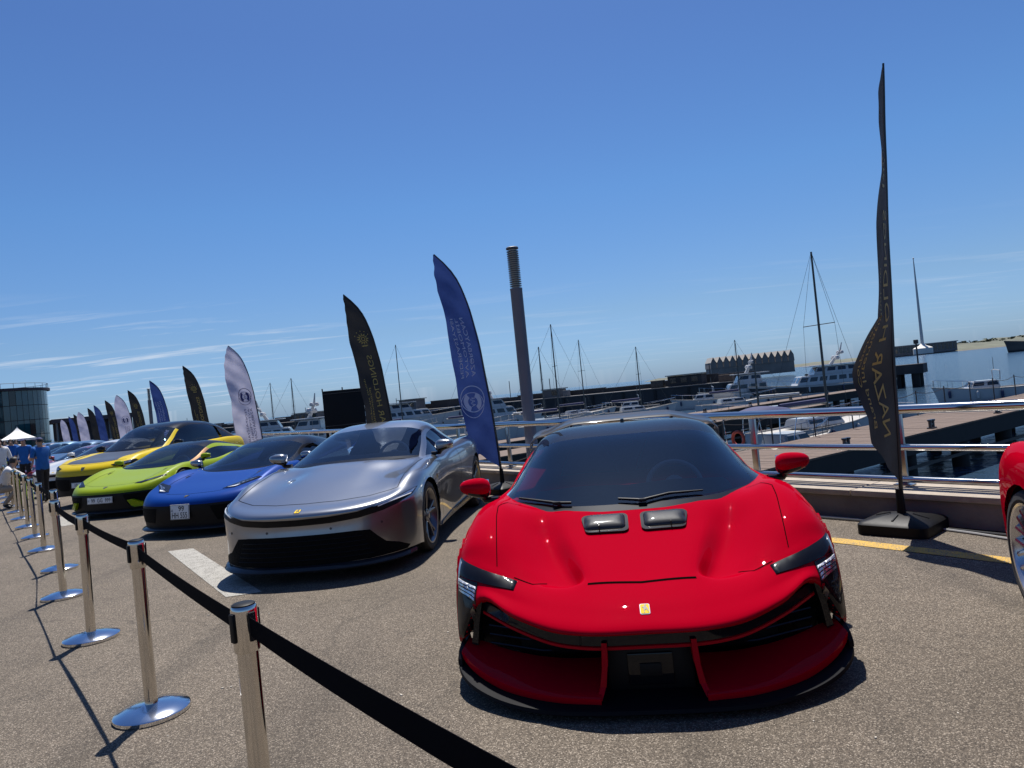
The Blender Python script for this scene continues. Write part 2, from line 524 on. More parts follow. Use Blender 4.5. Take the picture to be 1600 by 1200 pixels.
    L.new(stones.outputs[0], c.inputs[0]); L.new(k, c.inputs['Scale'])
    L.new(c.outputs[0], b.inputs['Base Color'])
    b.inputs['Roughness'].default_value = .82
    b.inputs['Specular IOR Level'].default_value = .35
    bp = nt.nodes.new('ShaderNodeBump'); bp.inputs['Strength'].default_value = .55; bp.inputs['Distance'].default_value = .006; bp.invert = True
    L.new(v.outputs['Distance'], bp.inputs['Height']); L.new(bp.outputs[0], b.inputs['Normal'])
    return m
def paint_mark(name, col):
    """road paint, worn so that stones show through"""
    m = bpy.data.materials.new(name); m.use_nodes = True
    nt = m.node_tree; b = nt.nodes['Principled BSDF']; L = nt.links
    tc = nt.nodes.new('ShaderNodeTexCoord')
    v = nt.nodes.new('ShaderNodeTexVoronoi'); v.inputs['Scale'].default_value = 95; L.new(tc.outputs['Object'], v.inputs['Vector'])
    n = nt.nodes.new('ShaderNodeTexNoise'); n.inputs['Scale'].default_value = 9; n.inputs['Detail'].default_value = 8; n.inputs['Roughness'].default_value = .75
    L.new(tc.outputs['Object'], n.inputs['Vector'])
    s = nt.nodes.new('ShaderNodeMath'); s.operation = 'MULTIPLY'; L.new(v.outputs['Distance'], s.inputs[0]); L.new(n.outputs[0], s.inputs[1])
    r = _ramp(nt, [(.22, col), (.31, tuple(c * .6 + .04 for c in col)), (.38, (.12, .11, .09))])
    L.new(s.outputs[0], r.inputs[0]); L.new(r.outputs[0], b.inputs['Base Color'])
    b.inputs['Roughness'].default_value = .75
    bp = nt.nodes.new('ShaderNodeBump'); bp.inputs['Strength'].default_value = .4; bp.inputs['Distance'].default_value = .004; bp.invert = True
    L.new(v.outputs['Distance'], bp.inputs['Height']); L.new(bp.outputs[0], b.inputs['Normal'])
    return m
def water_mat():
    m = bpy.data.materials.new('sea_water'); m.use_nodes = True
    nt = m.node_tree; b = nt.nodes['Principled BSDF']; L = nt.links
    b.inputs['Base Color'].default_value = (.024, .048, .080, 1)
    b.inputs['Specular IOR Level'].default_value = .20
    b.inputs['Roughness'].default_value = .12
    b.inputs['IOR'].default_value = 1.33
    tc = nt.nodes.new('ShaderNodeTexCoord')
    hs = []
    for sc, amp in ((.35, 1.), (1.6, .35), (5.5, .10)):
        n = nt.nodes.new('ShaderNodeTexNoise'); n.inputs['Scale'].default_value = sc; n.inputs['Detail'].default_value = 3; n.inputs['Distortion'].default_value = .4
        mp_ = nt.nodes.new('ShaderNodeMapping'); mp_.inputs['Rotation'].default_value = (0, 0, R(20)); mp_.inputs['Scale'].default_value = (1, 1.9, 1)
        L.new(tc.outputs['Object'], mp_.inputs[0]); L.new(mp_.outputs[0], n.inputs['Vector'])
        q = nt.nodes.new('ShaderNodeMath'); q.operation = 'MULTIPLY'; q.inputs[1].default_value = amp; L.new(n.outputs[0], q.inputs[0]); hs.append(q.outputs[0])
    a = nt.nodes.new('ShaderNodeMath'); L.new(hs[0], a.inputs[0]); L.new(hs[1], a.inputs[1])
    a2 = nt.nodes.new('ShaderNodeMath'); L.new(a.outputs[0], a2.inputs[0]); L.new(hs[2], a2.inputs[1])
    bp = nt.nodes.new('ShaderNodeBump'); bp.inputs['Strength'].default_value = .9; bp.inputs['Distance'].default_value = .45
    L.new(a2.outputs[0], bp.inputs['Height']); L.new(bp.outputs[0], b.inputs['Normal'])
    return m
WATER_Z = -2.5
M_ASPH = asphalt()
M_STONE = mat('ledge_stone', (.32, .265, .205), .7, vary=.22, vscale=5, bump=.25, bscale=60)
M_CONC = mat('quay_concrete', (.17, .15, .13), .85, vary=.25, vscale=2.2, bump=.4, bscale=25)
def quad_strip(name, r0, r1, n0, n1, z, m, seg=1):
    v, f = [], []
    for i in range(seg + 1):
        r = r0 + (r1 - r0) * i / seg
        v += [Q(r, n0, z), Q(r, n1, z)]
        if i: f.append((2 * i - 2, 2 * i - 1, 2 * i + 1, 2 * i))
    return mk(name, v, f, m, smooth=False)
g = quad_strip('ground', -60, 320, -260, 6.42, 0., M_ASPH); tag(g, kind='structure')
g = mk('sea_water', [(-9000, -9000, WATER_Z), (9000, -9000, WATER_Z), (9000, 9000, WATER_Z), (-9000, 9000, WATER_Z)], [(0, 1, 2, 3)], water_mat(), smooth=False); tag(g, kind='structure')
mb = MB()
mb.add([Q(-60, 7.05, -.02), Q(320, 7.05, -.02), Q(320, 7.05, -4), Q(-60, 7.05, -4)], [(0, 1, 2, 3)])
mb.add([Q(320, 7.05, -.03), Q(320, -260, -.03), Q(320, -260, -4), Q(320, 7.05, -4)], [(0, 1, 2, 3)])
o = mb.build('quay_wall', M_CONC, smooth=False); tag(o, 'grey concrete quay face dropping from the parking level into the harbour', 'quay wall')

# painted marks
M_YEL = paint_mark('yellow_road_paint', (.52, .31, .035)); M_WHT = paint_mark('white_road_paint', (.32, .305, .27))
o = quad_strip('yellow_line', -40, 300, 5.50, 5.66, .004, M_YEL); tag(o, kind='structure')
def mark(name, pts):
    o = mk(name, [(x, y, .004) for x, y in pts], [tuple(range(len(pts)))], M_WHT, smooth=False); tag(o, kind='structure')
mark('bay_line', [(-4.36, 8.72), (-4.07, 8.76), (-2.33, 6.22), (-2.62, 6.16)])
for (x, y) in ((-8.3, 13.0), (-12.1, 18.5), (-14.6, 21.7), (-17.3, 25.2)):
    c = Vector((x, y, 0)); a = Vector((-.6, .8, 0)); b_ = Vector((.8, .6, 0))
    mark('bay_line', [((c - a * .9 - b_ * .12).x, (c - a * .9 - b_ * .12).y), ((c - a * .9 + b_ * .12).x, (c - a * .9 + b_ * .12).y),
                      ((c + a * .9 + b_ * .12).x, (c + a * .9 + b_ * .12).y), ((c + a * .9 - b_ * .12).x, (c + a * .9 - b_ * .12).y)])

# scraps of litter and loose grit on the tarmac
rnd = random.Random(5); mb = MB()
for i in range(9, 260):
    x, y = rnd.uniform(-9, 3.2), rnd.uniform(1.6, 12); s_ = rnd.uniform(.003, .009) if i > 8 else rnd.uniform(.010, .022); a = rnd.uniform(0, 3.14)
    mb.box((x, y, s_ * .3), (s_ * rnd.uniform(1, 2.4), s_, s_ * .6), rz=a, mi=0 if i > 8 else 1)
o = mb.build('loose_grit', [mat('pale_grit', (.42, .38, .32), .9), mat('paper_scrap', (.52, .51, .48), .8)], None, False); tag(o, 'loose grit and paper scraps scattered on the tarmac', 'grit', kind='stuff')
# low ledge wall with stone coping slabs
wall = thing('ledge_wall', 'low grey concrete ledge with pale stone coping under the steel railing', 'wall', Q(0, 0), QROT)
mb = MB(); mb.box((6.74, 70, .11), (.58, 260, .22)); mb.build('wall_base', M_CONC, wall, False)
me0 = None
mbs = MB(); mbs.box((0, 0, 0), (.66, 1.49, .055), bev=.012)
slab0 = mbs.build('coping_slab', M_STONE, wall); slab0.location = (6.74, -18, .2475)
for i in range(1, 56):
    c = slab0.copy(); link(c, wall); c.location = (6.74, -18 + i * 1.5, .2475 + random.uniform(-.0015, .0015))
mb = MB(); mb.box((6.74, 66 + 65, .2475), (.66, 130, .054)); mb.build('coping', M_STONE, wall, False)

# stainless railing
M_STEEL = mat('polished_steel', (.62, .60, .575), .12, 1., vary=.04, vscale=3)
M_STEEL2 = mat('brushed_steel', (.48, .465, .45), .28, 1., vary=.1, vscale=8)
rail = thing('railing', 'polished stainless steel railing with three tubes along the quay edge', 'railing', Q(0, 0), QROT)
for zz, rr in ((.99, .045), (.635, .030), (.335, .030)):
    mb = MB(); mb.tube([(6.78, y, zz) for y in (-30, 0, 60, 200)], rr, 14); mb.build('rail_tube', M_STEEL, rail)
mb = MB(); mb.box((0, 0, 0), (.035, .075, .69), bev=.006); mb.box((0, 0, -.335), (.12, .16, .012), bev=.004)
p0 = mb.build('post', M_STEEL2, rail); p0.location = (6.80, -13, .62)
for i in range(1, 70):
    c = p0.copy(); link(c, rail); c.location = (6.80, -12.67 + 1.61 * i, .62)

# ------------------------------------------------------------------ car building kit
M_TYRE = mat('tyre_rubber', (.018, .018, .019), .75, vary=.25, vscale=30)
M_BLACK = mat('black_plastic', (.006, .006, .007), .5, spec=.18, vary=.2, vscale=20)
M_GBLACK = mat('gloss_black', (.005, .005, .007), .4, 0, coat=.6, spec=.03)
M_CARBON = mat('carbon_fibre', (.016, .017, .020), .5, 0, spec=.15, coat=.5, coat_rough=.05, vary=.25, vscale=120)
M_GRILLE = mat('grille_mesh', (.004, .004, .004), .7, spec=.08, vary=.5, vscale=60, bump=.8, bscale=90)
M_GAP = mat('panel_gap', (.003, .003, .003), .9, spec=0.)
M_INT = mat('cabin_trim', (.05, .05, .055), .7, vary=.25, vscale=15)
M_INTL = mat('cabin_trim_light', (.26, .26, .26), .5, vary=.2, vscale=12)
M_RIMD = mat('dark_rim', (.15, .15, .16), .30, .8, coat=.4)
M_RIMS = mat('silver_rim', (.55, .55, .57), .22, .9, coat=.5)
M_DISC = mat('brake_disc', (.20, .19, .18), .45, .8, vary=.2, vscale=30)
M_CHROME = mat('chrome', (.75, .75, .76), .06, 1.)
M_BADGE = mat('badge_yellow', (.70, .48, .02), .6, 0, spec=.1)
M_INKB = mat('ink_black', (.01, .01, .01), .5)
M_PLATE = mat('plate_white', (.70, .70, .68), .45, vary=.06, vscale=30)
M_LENS = glass_mat('lamp_lens', (.75, .78, .82), 1.5)
M_LAMPIN = mat('lamp_reflector', (.55, .57, .60), .18, .9, vary=.25, vscale=40)
M_LED = mat('lamp_led', (.85, .87, .9), .2, 0, coat=.6)
M_GLASS = glass_mat('tinted_windscreen', (.80, .83, .85), 1.6)
M_SGLASS = glass_mat('tinted_side_glass', (.10, .11, .12), 1.7)
_WH = {}
def wheel(car, x, y, z, side, rad=.345, w=.27, rim_m=None, spokes=10, style='y', rot=0.):
    """thing > wheel > tyre, rim; axis along x, outer face towards side"""
    key = (round(rad, 3), round(w, 3), spokes, style)
    rim_m = rim_m or M_RIMD
    if key not in _WH:
        rr = rad * .775
        t = MB(); h = w / 2
        t.lathe([(rr - .012, -h * .80), (rr + .008, -h * .92), (rad - .055, -h), (rad - .018, -h * .95), (rad - .004, -h * .80), (rad, -h * .5), (rad - .004, -h * .48), (rad - .004, -h * .42), (rad, -h * .40), (rad, h * .40), (rad - .004, h * .42), (rad - .004, h * .48), (rad, h * .5),
                 (rad - .004, h * .80), (rad - .018, h * .95), (rad - .055, h), (rr + .008, h * .92), (rr - .012, h * .80)], 56, 'X', closed=True)
        r = MB()
        r.lathe([(rr - .01, -h * .85), (rr - .022, -h * .5), (rr - .03, h * .3), (rr - .016, h * .82), (rr + .006, h * .93), (rr + .006, h * .97), (rr - .008, h * .95), (rr - .022, h * .80), (rr - .045, h * .3), (rr - .04, -h * .5), (rr - .02, -h * .86)], 48, 'X', closed=True)
        r.lathe([(0, h * .80), (.026, h * .80), (.032, h * .74), (.07, h * .66), (.075, h * .3), (0, h * .3)], 24, 'X')
        for k in range(5):
            a = 2 * math.pi * k / 5 + .3
            r.lathe([(0, h * .74), (.008, h * .74), (.009, h * .6)], 8, 'X', (0, .05 * math.cos(a), .05 * math.sin(a)))
        for k in range(spokes):
            a = 2 * math.pi * k / spokes
            def P(rr_, da, xx): return Vector((xx, rr_ * math.cos(a + da), rr_ * math.sin(a + da)))
            arms = ((0., 0.),) if style == 'i' else ((-.02, -.16), (.02, .16)) if style == 'y' else ((0., .22),)
            for (d0, d1) in arms:
                ri = .062; ro = rr - .022
                vs = []
                for q, rd in enumerate((ri, ri + (ro - ri) * .45, ro)):
                    dd = d0 + (d1 - d0) * (q / 2) ** 1.3; wd = (.017, .012, .0135)[q] / max(rd, .05)
                    xo = h * (.66, .74, .86)[q]; th = (.045, .035, .03)[q]
                    vs += [P(rd, dd - wd, xo - .005), P(rd, dd, xo), P(rd, dd + wd, xo - .005), P(rd, dd + wd, xo - th), P(rd, dd - wd, xo - th)]
                fs = []
                for q in range(2):
                    for e in range(5): fs.append((q * 5 + e, q * 5 + (e + 1) % 5, (q + 1) * 5 + (e + 1) % 5, (q + 1) * 5 + e))
                r.add(vs, fs)
        d = MB()
        d.lathe([(.06, h * .12), (rad * .57, h * .12), (rad * .57, h * .0), (.06, 0)], 40, 'X', closed=True)
        for sgn in (0,):
            vs = []
        pts = [(h * .06, rad * .50 * math.cos(t_), rad * .50 * math.sin(t_)) for t_ in np.linspace(2.2, 3.6, 7)]
        d.tube(pts, .042, 8)
        _WH[key] = (t, r, d)
    t, r, d = _WH[key]
    hub = d.build('wheel', M_DISC, car) if (key, 'h') not in _WH else None
    if hub is None:
        me = _WH[(key, 'h')]; hub = bpy.data.objects.new('wheel', me[0]); link(hub, car)
        ty = bpy.data.objects.new('tyre', me[1]); link(ty, hub)
        rk = (key, rim_m.name)
        if rk in _WH: ri = bpy.data.objects.new('rim', _WH[rk]); link(ri, hub)
        else:
            ri = r.build('rim', rim_m, hub); _WH[rk] = ri.data
    else:
        ty = t.build('tyre', M_TYRE, hub); ri = r.build('rim', rim_m, hub)
        _WH[(key, 'h')] = (hub.data, ty.data); _WH[(key, rim_m.name)] = ri.data
    hub.location = (x, y, z); hub.rotation_euler = (rot, 0, 0 if side > 0 else math.pi)
    return hub
def liners(car, arches, depth=.5, name='arch_liner'):
    for (cy, cz, r, xm, xo) in arches:
        for s in (-1, 1):
            mb = MB(); n = 40; vs, fs = [], []
            for k in range(n + 1):
                a = -.35 + (math.pi + .7) * k / n
                for (xx, rr_) in ((xo, r), (xo - .03, r + .006), (xm, r + .01), (xm - .005, .0)):
                    vs.append((s * xx, cy + rr_ * math.cos(a), cz + rr_ * math.sin(a)))
                if k:
                    for e in range(3): b0 = (k - 1) * 4 + e; fs.append((b0, b0 + 1, b0 + 5, b0 + 4))
            mb.add(vs, fs); mb.build(name, M_BLACK, car)
def mirror_pair(car, x, y, z, cap_m, low_m, w=.20, h=.12, d=.13, stalk=(.10, .0, -.09)):
    for s in (-1, 1):
        n1, n2 = 12, 16; vs, fs = [], []
        for i in range(n1 + 1):
            th = math.pi * i / n1
            for k in range(n2):
                ph = 2 * math.pi * k / n2
                ex, ey, ez = math.cos(th), math.sin(th) * math.cos(ph), math.sin(th) * math.sin(ph)
                def sp(v, p): return math.copysign(abs(v) ** p, v)
                X = sp(ex, .72) * w / 2; Y = sp(ey, .8) * d / 2; Z = sp(ez, .8) * h / 2
                Y = Y * (.55 if Y > 0 else 1.0)
                Z = Z * (1 - .28 * (X / (w / 2))) + .012 * X / (w / 2)
                vs.append(Vector((s * (x + X), y + Y, z + Z)))
        mi = []
        for i in range(n1):
            for k in range(n2):
                fs.append((i * n2 + k, i * n2 + (k + 1) % n2, (i + 1) * n2 + (k + 1) % n2, (i + 1) * n2 + k))
                zc_ = sum(vs[q].z for q in fs[-1]) / 4
                mi.append(0 if zc_ > z - h * .22 else 1)
        o = mk('mirror', vs, fs, [cap_m, low_m], car, True, 60, mi)
        bm = bmesh.new(); bm.from_mesh(o.data); bmesh.ops.remove_doubles(bm, verts=bm.verts, dist=1e-5); bmesh.ops.recalc_face_normals(bm, faces=bm.faces); bm.to_mesh(o.data); bm.free()
        mb = MB()
        mb.tube([(s * (x - w * .18), y + .01, z - h * .25), (s * (x - w * .30), y + .01, z - h * .7), (s * (x - w * .5 - stalk[0] * .5), y + stalk[1], z + stalk[2])], [.035, .022, .026], 10)
        mb.build('mirror_stalk', low_m, o)
        pv = MB(); pv.box((s * x, y + d * .29, z), (w * .86, .006, h * .74), bev=.02)
        pv.build('mirror_glass', M_CHROME, o)
def cabin(car, y0, zf, wx, seat_y, seat_z, wheel_side=1, light=False, dash_z=None, rear_y=3.2):
    """floor, dashboard, steering wheel and two seats behind the glass"""
    dz = dash_z
    m = M_INT
    mb = MB(); mb.box((0, (y0 + rear_y) / 2 + .2, zf), (wx * 2, rear_y - y0 - .3, .05)); mb.build('cabin_floor', m, car, False)
    mb = MB()
    G = net([[(0, y0 + .02, dz - .03), (wx * .5, y0 + .05, dz - .03), (wx, y0 + .2, dz - .02)],
             [(0, y0 + .35, dz + .03), (wx * .5, y0 + .36, dz + .035), (wx * .98, y0 + .42, dz + .02)],
             [(0, y0 + .55, dz + .01), (wx * .5, y0 + .58, dz + .02), (wx * .96, y0 + .6, dz)],
             [(0, y0 + .60, dz - .2), (wx * .5, y0 + .62, dz - .2), (wx * .95, y0 + .62, dz - .2)]], 5, 5)
    grid_obj('dashboard', half_to_full(G), m, car)
    sx = wheel_side * wx * .48; sy = y0 + .60
    mb = MB()
    T = Matrix.Translation(Vector((sx, sy, dz - .02))) @ Matrix.Rotation(R(-22), 4, 'X')
    ring = [T @ Vector((.175 * math.cos(a), 0, (.165 if math.sin(a) > -.6 else .14) * math.sin(a))) for a in np.linspace(0, 2 * math.pi, 33)[:-1]]
    mb.tube(ring, .017, 8, closed=True)
    mb.lathe([(0, -.035), (.06, -.03), (.072, .0), (.06, .03), (0, .03)], 16, 'Y', (0, 0, 0))
    mb.v[-80:] = [tuple(T @ Vector(q)) for q in mb.v[-80:]]
    for (ax, az) in ((.165, .02), (-.165, .02), (0, -.14)):
        mb.tube([T @ Vector((ax * .25, 0, az * .25)), T @ Vector((ax, 0, az))], [.028, .02], 8)
    mb.build('steering_wheel', M_INTL, car)
    for s in (-1, 1):
        G = net([[(0, seat_y - .25, seat_z), (.15, seat_y - .24, seat_z + .02), (.24, seat_y - .2, seat_z)],
                 [(0, seat_y + .15, seat_z - .02), (.15, seat_y + .15, seat_z + .03), (.25, seat_y + .15, seat_z + .02)],
                 [(0, seat_y + .28, seat_z + .2), (.15, seat_y + .25, seat_z + .2), (.25, seat_y + .2, seat_z + .2)],
                 [(0, seat_y + .42, seat_z + .5), (.12, seat_y + .38, seat_z + .5), (.21, seat_y + .36, seat_z + .48)],
                 [(0, seat_y + .47, seat_z + .66), (.07, seat_y + .46, seat_z + .66), (.12, seat_y + .46, seat_z + .64)],
                 [(0, seat_y + .50, seat_z + .76), (.06, seat_y + .50, seat_z + .76), (.09, seat_y + .5, seat_z + .72)]], 4, 4)
        F = half_to_full(G); F[..., 0] += s * wx * .48
        o = grid_obj('seat', F, m, car, .05)
def badge(car, p, n, w=.062, h=.082, style='rect', name='badge'):
    """small emblem standing a few millimetres off the nose: p position, n outward normal"""
    n = Vector(n).normalized(); ux = Vector((0, 0, 1)).cross(n); ux.normalize(); uz = n.cross(ux).normalized()
    # horizontal axis pointing to the viewer's right
    if ux.x < 0: ux.negate()
    def T(a, b, c): return Vector(p) + ux * a + uz * b + n * c
    if style == 'rect':
        ol = rrect(-w / 2, -h / 2, w / 2, h / 2, .008, 3)
    else:
        ol = [(-w * .5, h * .5), (w * .5, h * .5), (w * .5, h * .05), (w * .3, -h * .3), (0, -h * .5), (-w * .3, -h * .3), (-w * .5, h * .05)]
    k = len(ol)
    def slab(name, sc, c0, c1, m, par):
        vs = [T(a * sc, b * sc, c0) for a, b in ol] + [T(a * sc, b * sc, c1) for a, b in ol]
        fs = [tuple(range(k, 2 * k))] + [(i, (i + 1) % k, k + (i + 1) % k, k + i) for i in range(k)]
        o = mk(name, vs, fs, m, par, False)
        bm = bmesh.new(); bm.from_mesh(o.data); bmesh.ops.recalc_face_normals(bm, faces=bm.faces); bm.to_mesh(o.data); bm.free()
        return o
    b = slab(name, 1., -.012, .003, M_CHROME, car)
    slab('badge_field', .88, .0, .0045, M_BADGE if style == 'rect' else mat('badge_black', (.02, .018, .015), .3, coat=.8), b)
    # little rearing four-legged figure (rect) or charging one (shield), as flat relief
    if style == 'rect':
        fig = [[(-.10, -.38), (-.03, -.38), (.02, -.12), (.14, -.02), (.30, -.30), (.36, -.28), (.26, .04), (.16, .16), (.12, .30), (.20, .36), (.10, .42), (-.02, .34), (-.10, .16), (-.24, .22), (-.28, .14), (-.12, .04), (-.14, -.12), (-.06, -.2)]]
        fm = M_INKB
    else:
        fig = [[(-.34, .05), (-.2, .2), (.1, .22), (.3, .12), (.36, .2), (.34, -.02), (.22, -.06), (.26, -.3), (.16, -.28), (.1, -.08), (-.1, -.06), (-.12, -.28), (-.22, -.26), (-.22, -.04)]]
        fm = mat('badge_gold', (.72, .48, .12), .25, .9)
    for F in fig:
        vs = [T(a * w, b_ * h, .006) for a, b_ in F]
        mk('badge_figure', vs, [tuple(range(len(vs)))], fm, b, False)
    return b
def plate(car, p, w, h, lines, rx=R(-4), name='licence_plate'):
    mb = MB(); T = Matrix.Rotation(rx, 4, 'X')
    mb.box(p, (w, .012, h), bev=.004, T=T); o = mb.build(name, M_PLATE, car)
    fr = MB()
    for (dx, dz, ww, hh) in ((0, h / 2 - .006, w - .012, .004), (0, -h / 2 + .006, w - .012, .004), (w / 2 - .006, 0, .004, h - .012), (-w / 2 + .006, 0, .004, h - .012)):
        fr.box(Vector(p) + T @ Vector((dx, -.0065, dz)), (ww, .003, hh), T=T)
    fr.build('plate_border', M_INKB, o, False)
    lt = MB()
    for (txt, cx, cz, tw, th) in lines:
        vs, fs = text_fit(txt, tw, th, .01)
        lt.add([Vector(p) + T @ Vector((cx + a, -.0085, cz + b)) for a, b in vs], fs)
    lt.build('plate_lettering', M_INKB, o, False)
    return o

class Gaps:
    """each joint line of the bodywork becomes a part of its own"""
    def __init__(s, car, surf): s.c, s.s = car, surf
    def line(s, pts, axis, w=.006, **k):
        mb = MB(); seam(mb, pts, axis, s.s, w, **k); mb.build('panel_gap', M_GAP, s.c, False)
    def both(s, pts, axis, w=.006, **k):
        if axis == 'side':
            for sd in (-1, 1): s.line(pts, axis, w, side=sd, **k)
        else:
            for m_ in (False, True): s.line(pts, axis, w, mirror=m_, **k)

# ------------------------------------------------------------------ the red supercars
M_SPLIT = mat('satin_black_lip', (.005, .005, .007), .5, 0, spec=.08)
def red_car(name, label, pos, hd, paint, far=False, wing=True):
    car = thing(name, label, 'car', (pos[0], pos[1], 0), R(-hd))
    rows = [
     [(0, .31, .315), (.2, .31, .315), (.42, .36, .325), (.64, .45, .365), (.82, .52, .405), (.92, .54, .25), (.975, .58, .20), (.985, .66, .15), (.98, .77, .12)],
     [(0, .115, .330), (.2, .117, .330), (.40, .165, .333), (.64, .295, .376), (.83, .438, .428), (.928, .475, .268), (.983, .535, .208), (1.0, .625, .167), (1.0, .75, .127)],
     [(0, .10, .336), (.2, .102, .336), (.40, .15, .340), (.64, .28, .384), (.83, .425, .437), (.93, .465, .28), (.985, .53, .215), (1.0, .62, .17), (1.0, .75, .13)],
     [(0, .198, .414), (.2, .206, .414), (.43, .268, .421), (.65, .375, .454), (.84, .475, .50), (.945, .525, .47), (1.0, .59, .40), (1.012, .68, .28), (1.0, .78, .13)],
     [(0, .38, .492), (.265, .40, .492), (.42, .44, .478), (.66, .475, .515), (.84, .54, .572), (.95, .60, .578), (1.01, .68, .50), (1.022, .74, .33), (1.0, .82, .13)],
     [(0, .45, .520), (.272, .46, .518), (.355, .468, .455), (.64, .53, .548), (.832, .585, .612), (.945, .64, .610), (1.013, .72, .525), (1.024, .78, .345), (1.0, .85, .13)],
     [(0, .60, .585), (.300, .60, .583), (.405, .61, .508), (.63, .62, .600), (.82, .66, .685), (.94, .70, .668), (1.02, .78, .56), (1.028, .84, .36), (1.0, .90, .13)],
     [(0, .83, .682), (.365, .83, .680), (.490, .84, .628), (.66, .84, .710), (.82, .86, .782), (.94, .90, .748), (1.02, .96, .60), (1.03, 1.0, .4), (1.0, 1.05, .13)],
     [(0, 1.06, .765), (.38, 1.07, .765), (.54, 1.08, .758), (.68, 1.09, .792), (.83, 1.10, .833), (.94, 1.13, .788), (1.012, 1.17, .62), (1.02, 1.2, .4), (1.0, 1.25, .13)],
     [(0, 1.4, .79), (.4, 1.4, .79), (.55, 1.4, .79), (.70, 1.40, .802), (.835, 1.42, .822), (.93, 1.44, .775), (.985, 1.5, .6), (.985, 1.52, .4), (.96, 1.55, .13)],
     [(0, 2.2, .79), (.4, 2.2, .79), (.55, 2.2, .79), (.70, 2.2, .80), (.83, 2.2, .81), (.915, 2.2, .755), (.955, 2.2, .6), (.95, 2.2, .4), (.94, 2.2, .13)],
     [(0, 3.1, .84), (.4, 3.1, .84), (.55, 3.1, .85), (.72, 3.1, .845), (.86, 3.1, .850), (.945, 3.1, .79), (.985, 3.1, .63), (1.0, 3.1, .4), (.98, 3.1, .13)],
     [(0, 3.85, .88), (.4, 3.85, .88), (.55, 3.85, .89), (.72, 3.85, .885), (.86, 3.85, .895), (.955, 3.85, .83), (.995, 3.85, .66), (1.0, 3.85, .4), (.98, 3.85, .14)],
     [(0, 4.5, .90), (.4, 4.5, .90), (.55, 4.48, .90), (.72, 4.45, .90), (.87, 4.40, .89), (.95, 4.35, .82), (.97, 4.35, .66), (.95, 4.35, .4), (.92, 4.35, .18)],
     [(0, 4.70, .62), (.4, 4.70, .62), (.55, 4.68, .62), (.72, 4.62, .62), (.85, 4.54, .62), (.92, 4.46, .6), (.93, 4.44, .5), (.92, 4.42, .36), (.9, 4.40, .2)],
     [(0, 4.66, .25), (.4, 4.66, .25), (.55, 4.62, .25), (.72, 4.56, .25), (.83, 4.5, .25), (.88, 4.46, .25), (.89, 4.44, .24), (.89, 4.43, .22), (.88, 4.42, .2)]]
    dk = [.06, .06, .055, .045, .03, .015, 0, 0, 0]; rf = [1, 1, 1, 1, .85, .7, .35]
    for i_, f_ in enumerate(rf):
        rows[i_] = [(x * (1 - dk[j] * f_ / 3.6), y - dk[j] * f_, z + dk[j] * f_ * .40) for j, (x, y, z) in enumerate(rows[i_])]
    G = half_to_full(net(rows, 8, 6))
    v, f = grid_vf(G)
    fy, ry, wz = 1.06, 3.71, .345
    ar = [(fy, wz, .366, .70), (ry, wz + .01, .385, .70)]
    v2, f2 = cut_arches(v, f, ar)
    mk('body', v2, f2, paint, car, True, 45)
    S = Surf([(v, f)])
    liners(car, [(fy, wz, .368, .62, .985), (ry, wz + .01, .387, .62, .98)])
    # cabin shell: windscreen, roof, side glass out of one surface
    g = [
     [(0, 1.01, .752), (.3, 1.03, .754), (.57, 1.13, .768), (.765, 1.29, .80), (.815, 1.42, .81), (.85, 1.6, .805)],
     [(0, 1.50, .970), (.3, 1.51, .967), (.56, 1.58, .942), (.715, 1.68, .902), (.765, 1.76, .878), (.86, 1.85, .79)],
     [(0, 1.96, 1.128), (.30, 1.97, 1.125), (.53, 2.0, 1.102), (.645, 2.05, 1.052), (.695, 2.08, 1.010), (.87, 2.15, .79)],
     [(0, 2.30, 1.180), (.31, 2.30, 1.178), (.52, 2.30, 1.160), (.635, 2.30, 1.110), (.70, 2.32, 1.035), (.87, 2.4, .80)],
     [(0, 2.9, 1.150), (.30, 2.9, 1.145), (.50, 2.9, 1.120), (.60, 2.9, 1.070), (.68, 2.9, .985), (.86, 2.95, .83)],
     [(0, 3.6, 1.02), (.28, 3.6, 1.01), (.44, 3.6, .985), (.54, 3.6, .945), (.62, 3.6, .90), (.76, 3.6, .85)],
     [(0, 4.2, .89), (.25, 4.2, .885), (.4, 4.2, .88), (.5, 4.2, .88), (.6, 4.2, .875), (.74, 4.2, .86)]]
    ku, kv = 8, 6
    H = net(g, ku, kv)
    def sub(i0, i1, j0, j1): return H[i0:i1 + 1, j0:j1 + 1]
    W3 = 3 * kv
    grid_obj('cowl_panel', half_to_full(sub(0, 1, 0, W3)), M_GBLACK, car)
    grid_obj('windscreen', half_to_full(sub(1, 2 * ku, 0, W3)), M_GLASS, car)
    grid_obj('roof', half_to_full(sub(2 * ku, 4 * ku, 0, 4 * kv)), M_GBLACK, car)
    grid_obj('engine_cover', half_to_full(sub(4 * ku, 6 * ku, 0, 5 * kv)), M_GBLACK, car)
    for s in (-1, 1):
        def sd(A): B = A.copy(); B[..., 0] *= s; return B
        grid_obj('roof_pillar', sd(sub(0, 2 * ku, W3, 4 * kv)), M_GBLACK, car)
        grid_obj('side_window', sd(sub(0, 4 * ku, 4 * kv, 5 * kv)), M_SGLASS, car)
    gv, gf = grid_vf(half_to_full(H))
    SG = Surf([(gv, gf)])
    cabin(car, 1.05, .42, .62, 2.15, .38, 1, dash_z=.80, rear_y=3.0)
    mb = MB(); mb.box((0, 1.99, 1.08), (.11, .06, .05), bev=.015); mb.box((0, 1.96, 1.095), (.16, .02, .03), bev=.008); mb.build('rear_view_mirror', M_BLACK, car)
